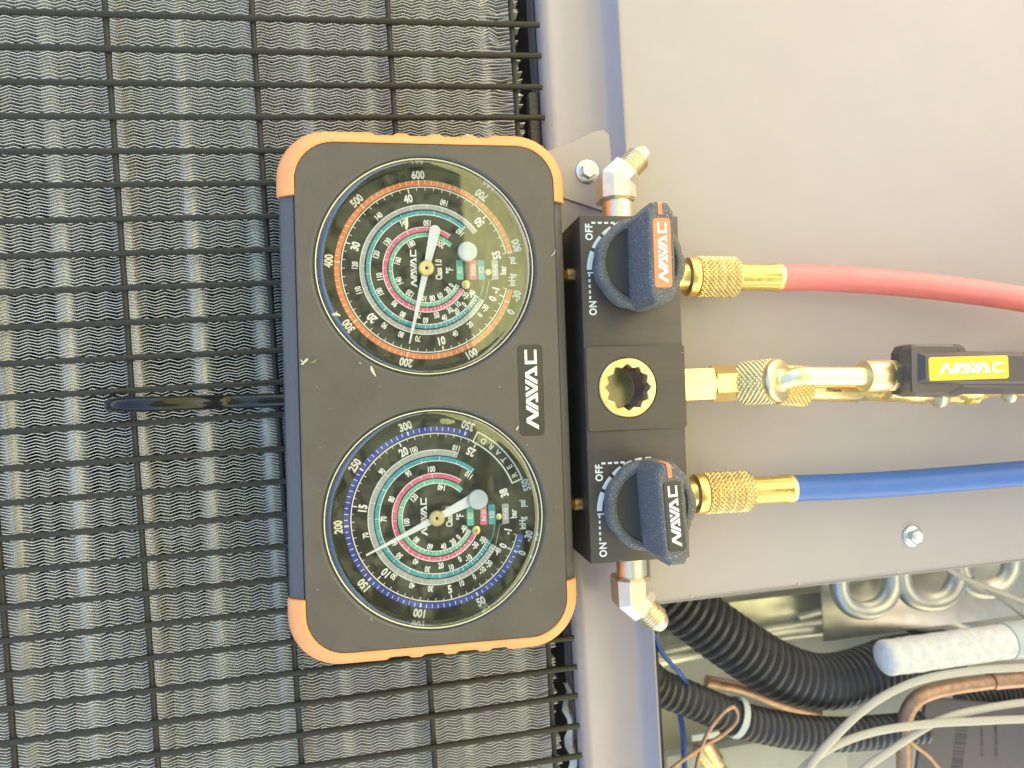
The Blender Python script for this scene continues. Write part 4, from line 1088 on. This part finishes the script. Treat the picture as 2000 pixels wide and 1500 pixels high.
hd.add([Vector((x, y, hz1 + 4)) for x, y in i2], [list(range(12))[::-1]], "handle_plastic")
# raised spine on top
sp_ = GP([(1792, 690), (1798, 687), (2300, 692), (2300, 752), (1798, 750), (1792, 746)], hz1 + 4); sq_ = GP([(1808, 696), (1813, 694), (2300, 698), (2300, 747), (1813, 743), (1808, 739)], hz1 + 16)
sweep2(hd, [[Vector((x, y, hz1 + 3.8)) for x, y in sp_], [Vector((x, y, hz1 + 16)) for x, y in sq_]], "handle_plastic", smooth=False, rev=True)
hd.add([Vector((x, y, hz1 + 16)) for x, y in sq_], [list(range(6))[::-1]], "handle_plastic")
ho = hd.build("valve_handle", yh)
zt = hz1 + 16
b0 = G(1812, 698, zt); b1 = G(1970, 739, zt)
yp = MB(); yp.prism(rrect(b0.x, b1.x, b1.y, b0.y, 6, 4), zt - .5, zt + 2.2, "yellow_plate", bev=1.2)
yp.build("badge", ho)
yl_ = MB(); yl_.logo((b0.x + b1.x) / 2 + 4, (b0.y + b1.y) / 2, 21, 0, zt + 2.6, "chrome_letter", length=(b1.x - b0.x) * .82, th=.8); yl_.build("lettering", ho)
yy = MB(); yy.tube([G(1880, 765, -40), G(1960, 740, -50), G(2030, 705, -60), G(2120, 680, -70), G(2400, 640, -80)], 29, "yellow_hose", n=28, seg=10); yy.build("hose_body", yh)
cr = MB(); c_ = G(1835, 776, -10); cr.lathe([(8, -18), (22, -10), (24, 0), (18, 12), (6, 16)], "brass_pale", n=20, mx=axis_mx(c_, (1, .1, 0))); cr.build("crimp", yh); cr = MB()
c_ = G(1972, 772, -10); cr.lathe([(8, -14), (16, -8), (18, 0), (12, 10), (6, 12)], "brass_pale", n=20, mx=axis_mx(c_, (1, .1, 0))); cr.build("crimp", yh)

# ================================================================ grass clippings
def clipping(px, py, z, L, w, ang, mt, label, fork=False, seed=1):
    rg = random.Random(seed); c = G(px, py, z); b = MB(); n = 7; v = []; f = []
    u = Vector((math.cos(R_(ang)), math.sin(R_(ang)), 0)); nn = Vector((-u.y, u.x, 0))
    for i in range(n):
        t = i / (n - 1); ww = w * (0.35 + 0.65 * math.sin(math.pi * min(1, t * .9 + .1))) * rg.uniform(.75, 1.2)
        p = c + u * L * (t - .5) + nn * 2 * math.sin(t * 3 + seed); hz = 1.2 + 2.5 * math.sin(t * 3.1)
        v += [p + nn * ww / 2 + Vector((0, 0, hz)), p - nn * ww / 2 + Vector((0, 0, hz * .6)), p + Vector((0, 0, hz + 1.4))]
    for i in range(n - 1):
        a = 3 * i; f += [(a, a + 2, a + 5, a + 3), (a + 2, a + 1, a + 4, a + 5), (a + 1, a, a + 3, a + 4)]
    f += [(0, 1, 2), (3 * n - 3, 3 * n - 1, 3 * n - 2)]
    b.add(v, f, mt, True)
    if fork:
        p = c - u * L * .2; q = p + (u * .3 + nn) * L * .5
        b.add([p + u * 1.5 + Vector((0, 0, 2)), p - u * 1.5 + Vector((0, 0, 2)), q + Vector((0, 0, 4)), q + u + Vector((0, 0, 3))], [(0, 1, 2, 3)], mt)
    return solo(b, "grass_clipping", label, "clipping", frame=MGU, group="grass clippings on the gauge set")
clipping(595, 706, HZ, 16, 5, 60, "dry_grass", "pale forked clipping on the case face near its left edge", True, 2)
clipping(612, 705, HZ, 14, 4, 30, "green_bit", "small dull green clipping just right of the pale forked one", seed=3)
clipping(729, 725, HZ, 21, 7, -75, "dry_grass", "whitish shred lying between the two dials", seed=4)
clipping(794, 436, HZ + 1.5, 24, 7, 75, "dry_grass", "pale green leaf shred on the orange scaled dial's glass", True, 5)
clipping(657, 616, HZ + 1.5, 15, 6, -15, "dry_grass", "yellow seed bit at the left rim of the orange scaled dial", True, 6)
clipping(874, 823, HZ + 1.5, 28, 12, 5, "green_bit", "dark green seed head on the upper rim of the blue scaled dial", seed=8)
clipping(1080, 494, HZ, 16, 3, 65, "dry_grass", "curved straw on the case edge beside the orange badged knob", seed=9)
clipping(1106, 1075, -2, 11, 4, -50, "dry_grass", "tiny pale clipping on the case edge near the lower orange bumper", seed=10)
clipping(1010, 836, HZ, 8, 5, 20, "dry_grass", "tiny clipping at the lower corner of the name plate", seed=11)
clipping(914, 267, 6, 12, 5, -30, "dry_grass", "white speck of grass on the upper orange bumper", seed=12)

# ================================================================ upright and to metres
seen = set()
for me in bpy.data.meshes:
    me.transform(Matrix.Scale(S, 4))
bpy.context.view_layer.update()
for o in list(COL.objects):
    if o.type not in ('MESH', 'EMPTY'): continue
    if o.parent is None:
        F = FR.get(o.name, IDU)
        R3 = M3 @ F.to_3x3(); m = R3.to_4x4(); m.translation = M3 @ F.translation * S + OFF
        o.matrix_world = m
        if "_f" in o: del o["_f"]
    else:
        o.location = o.location * S
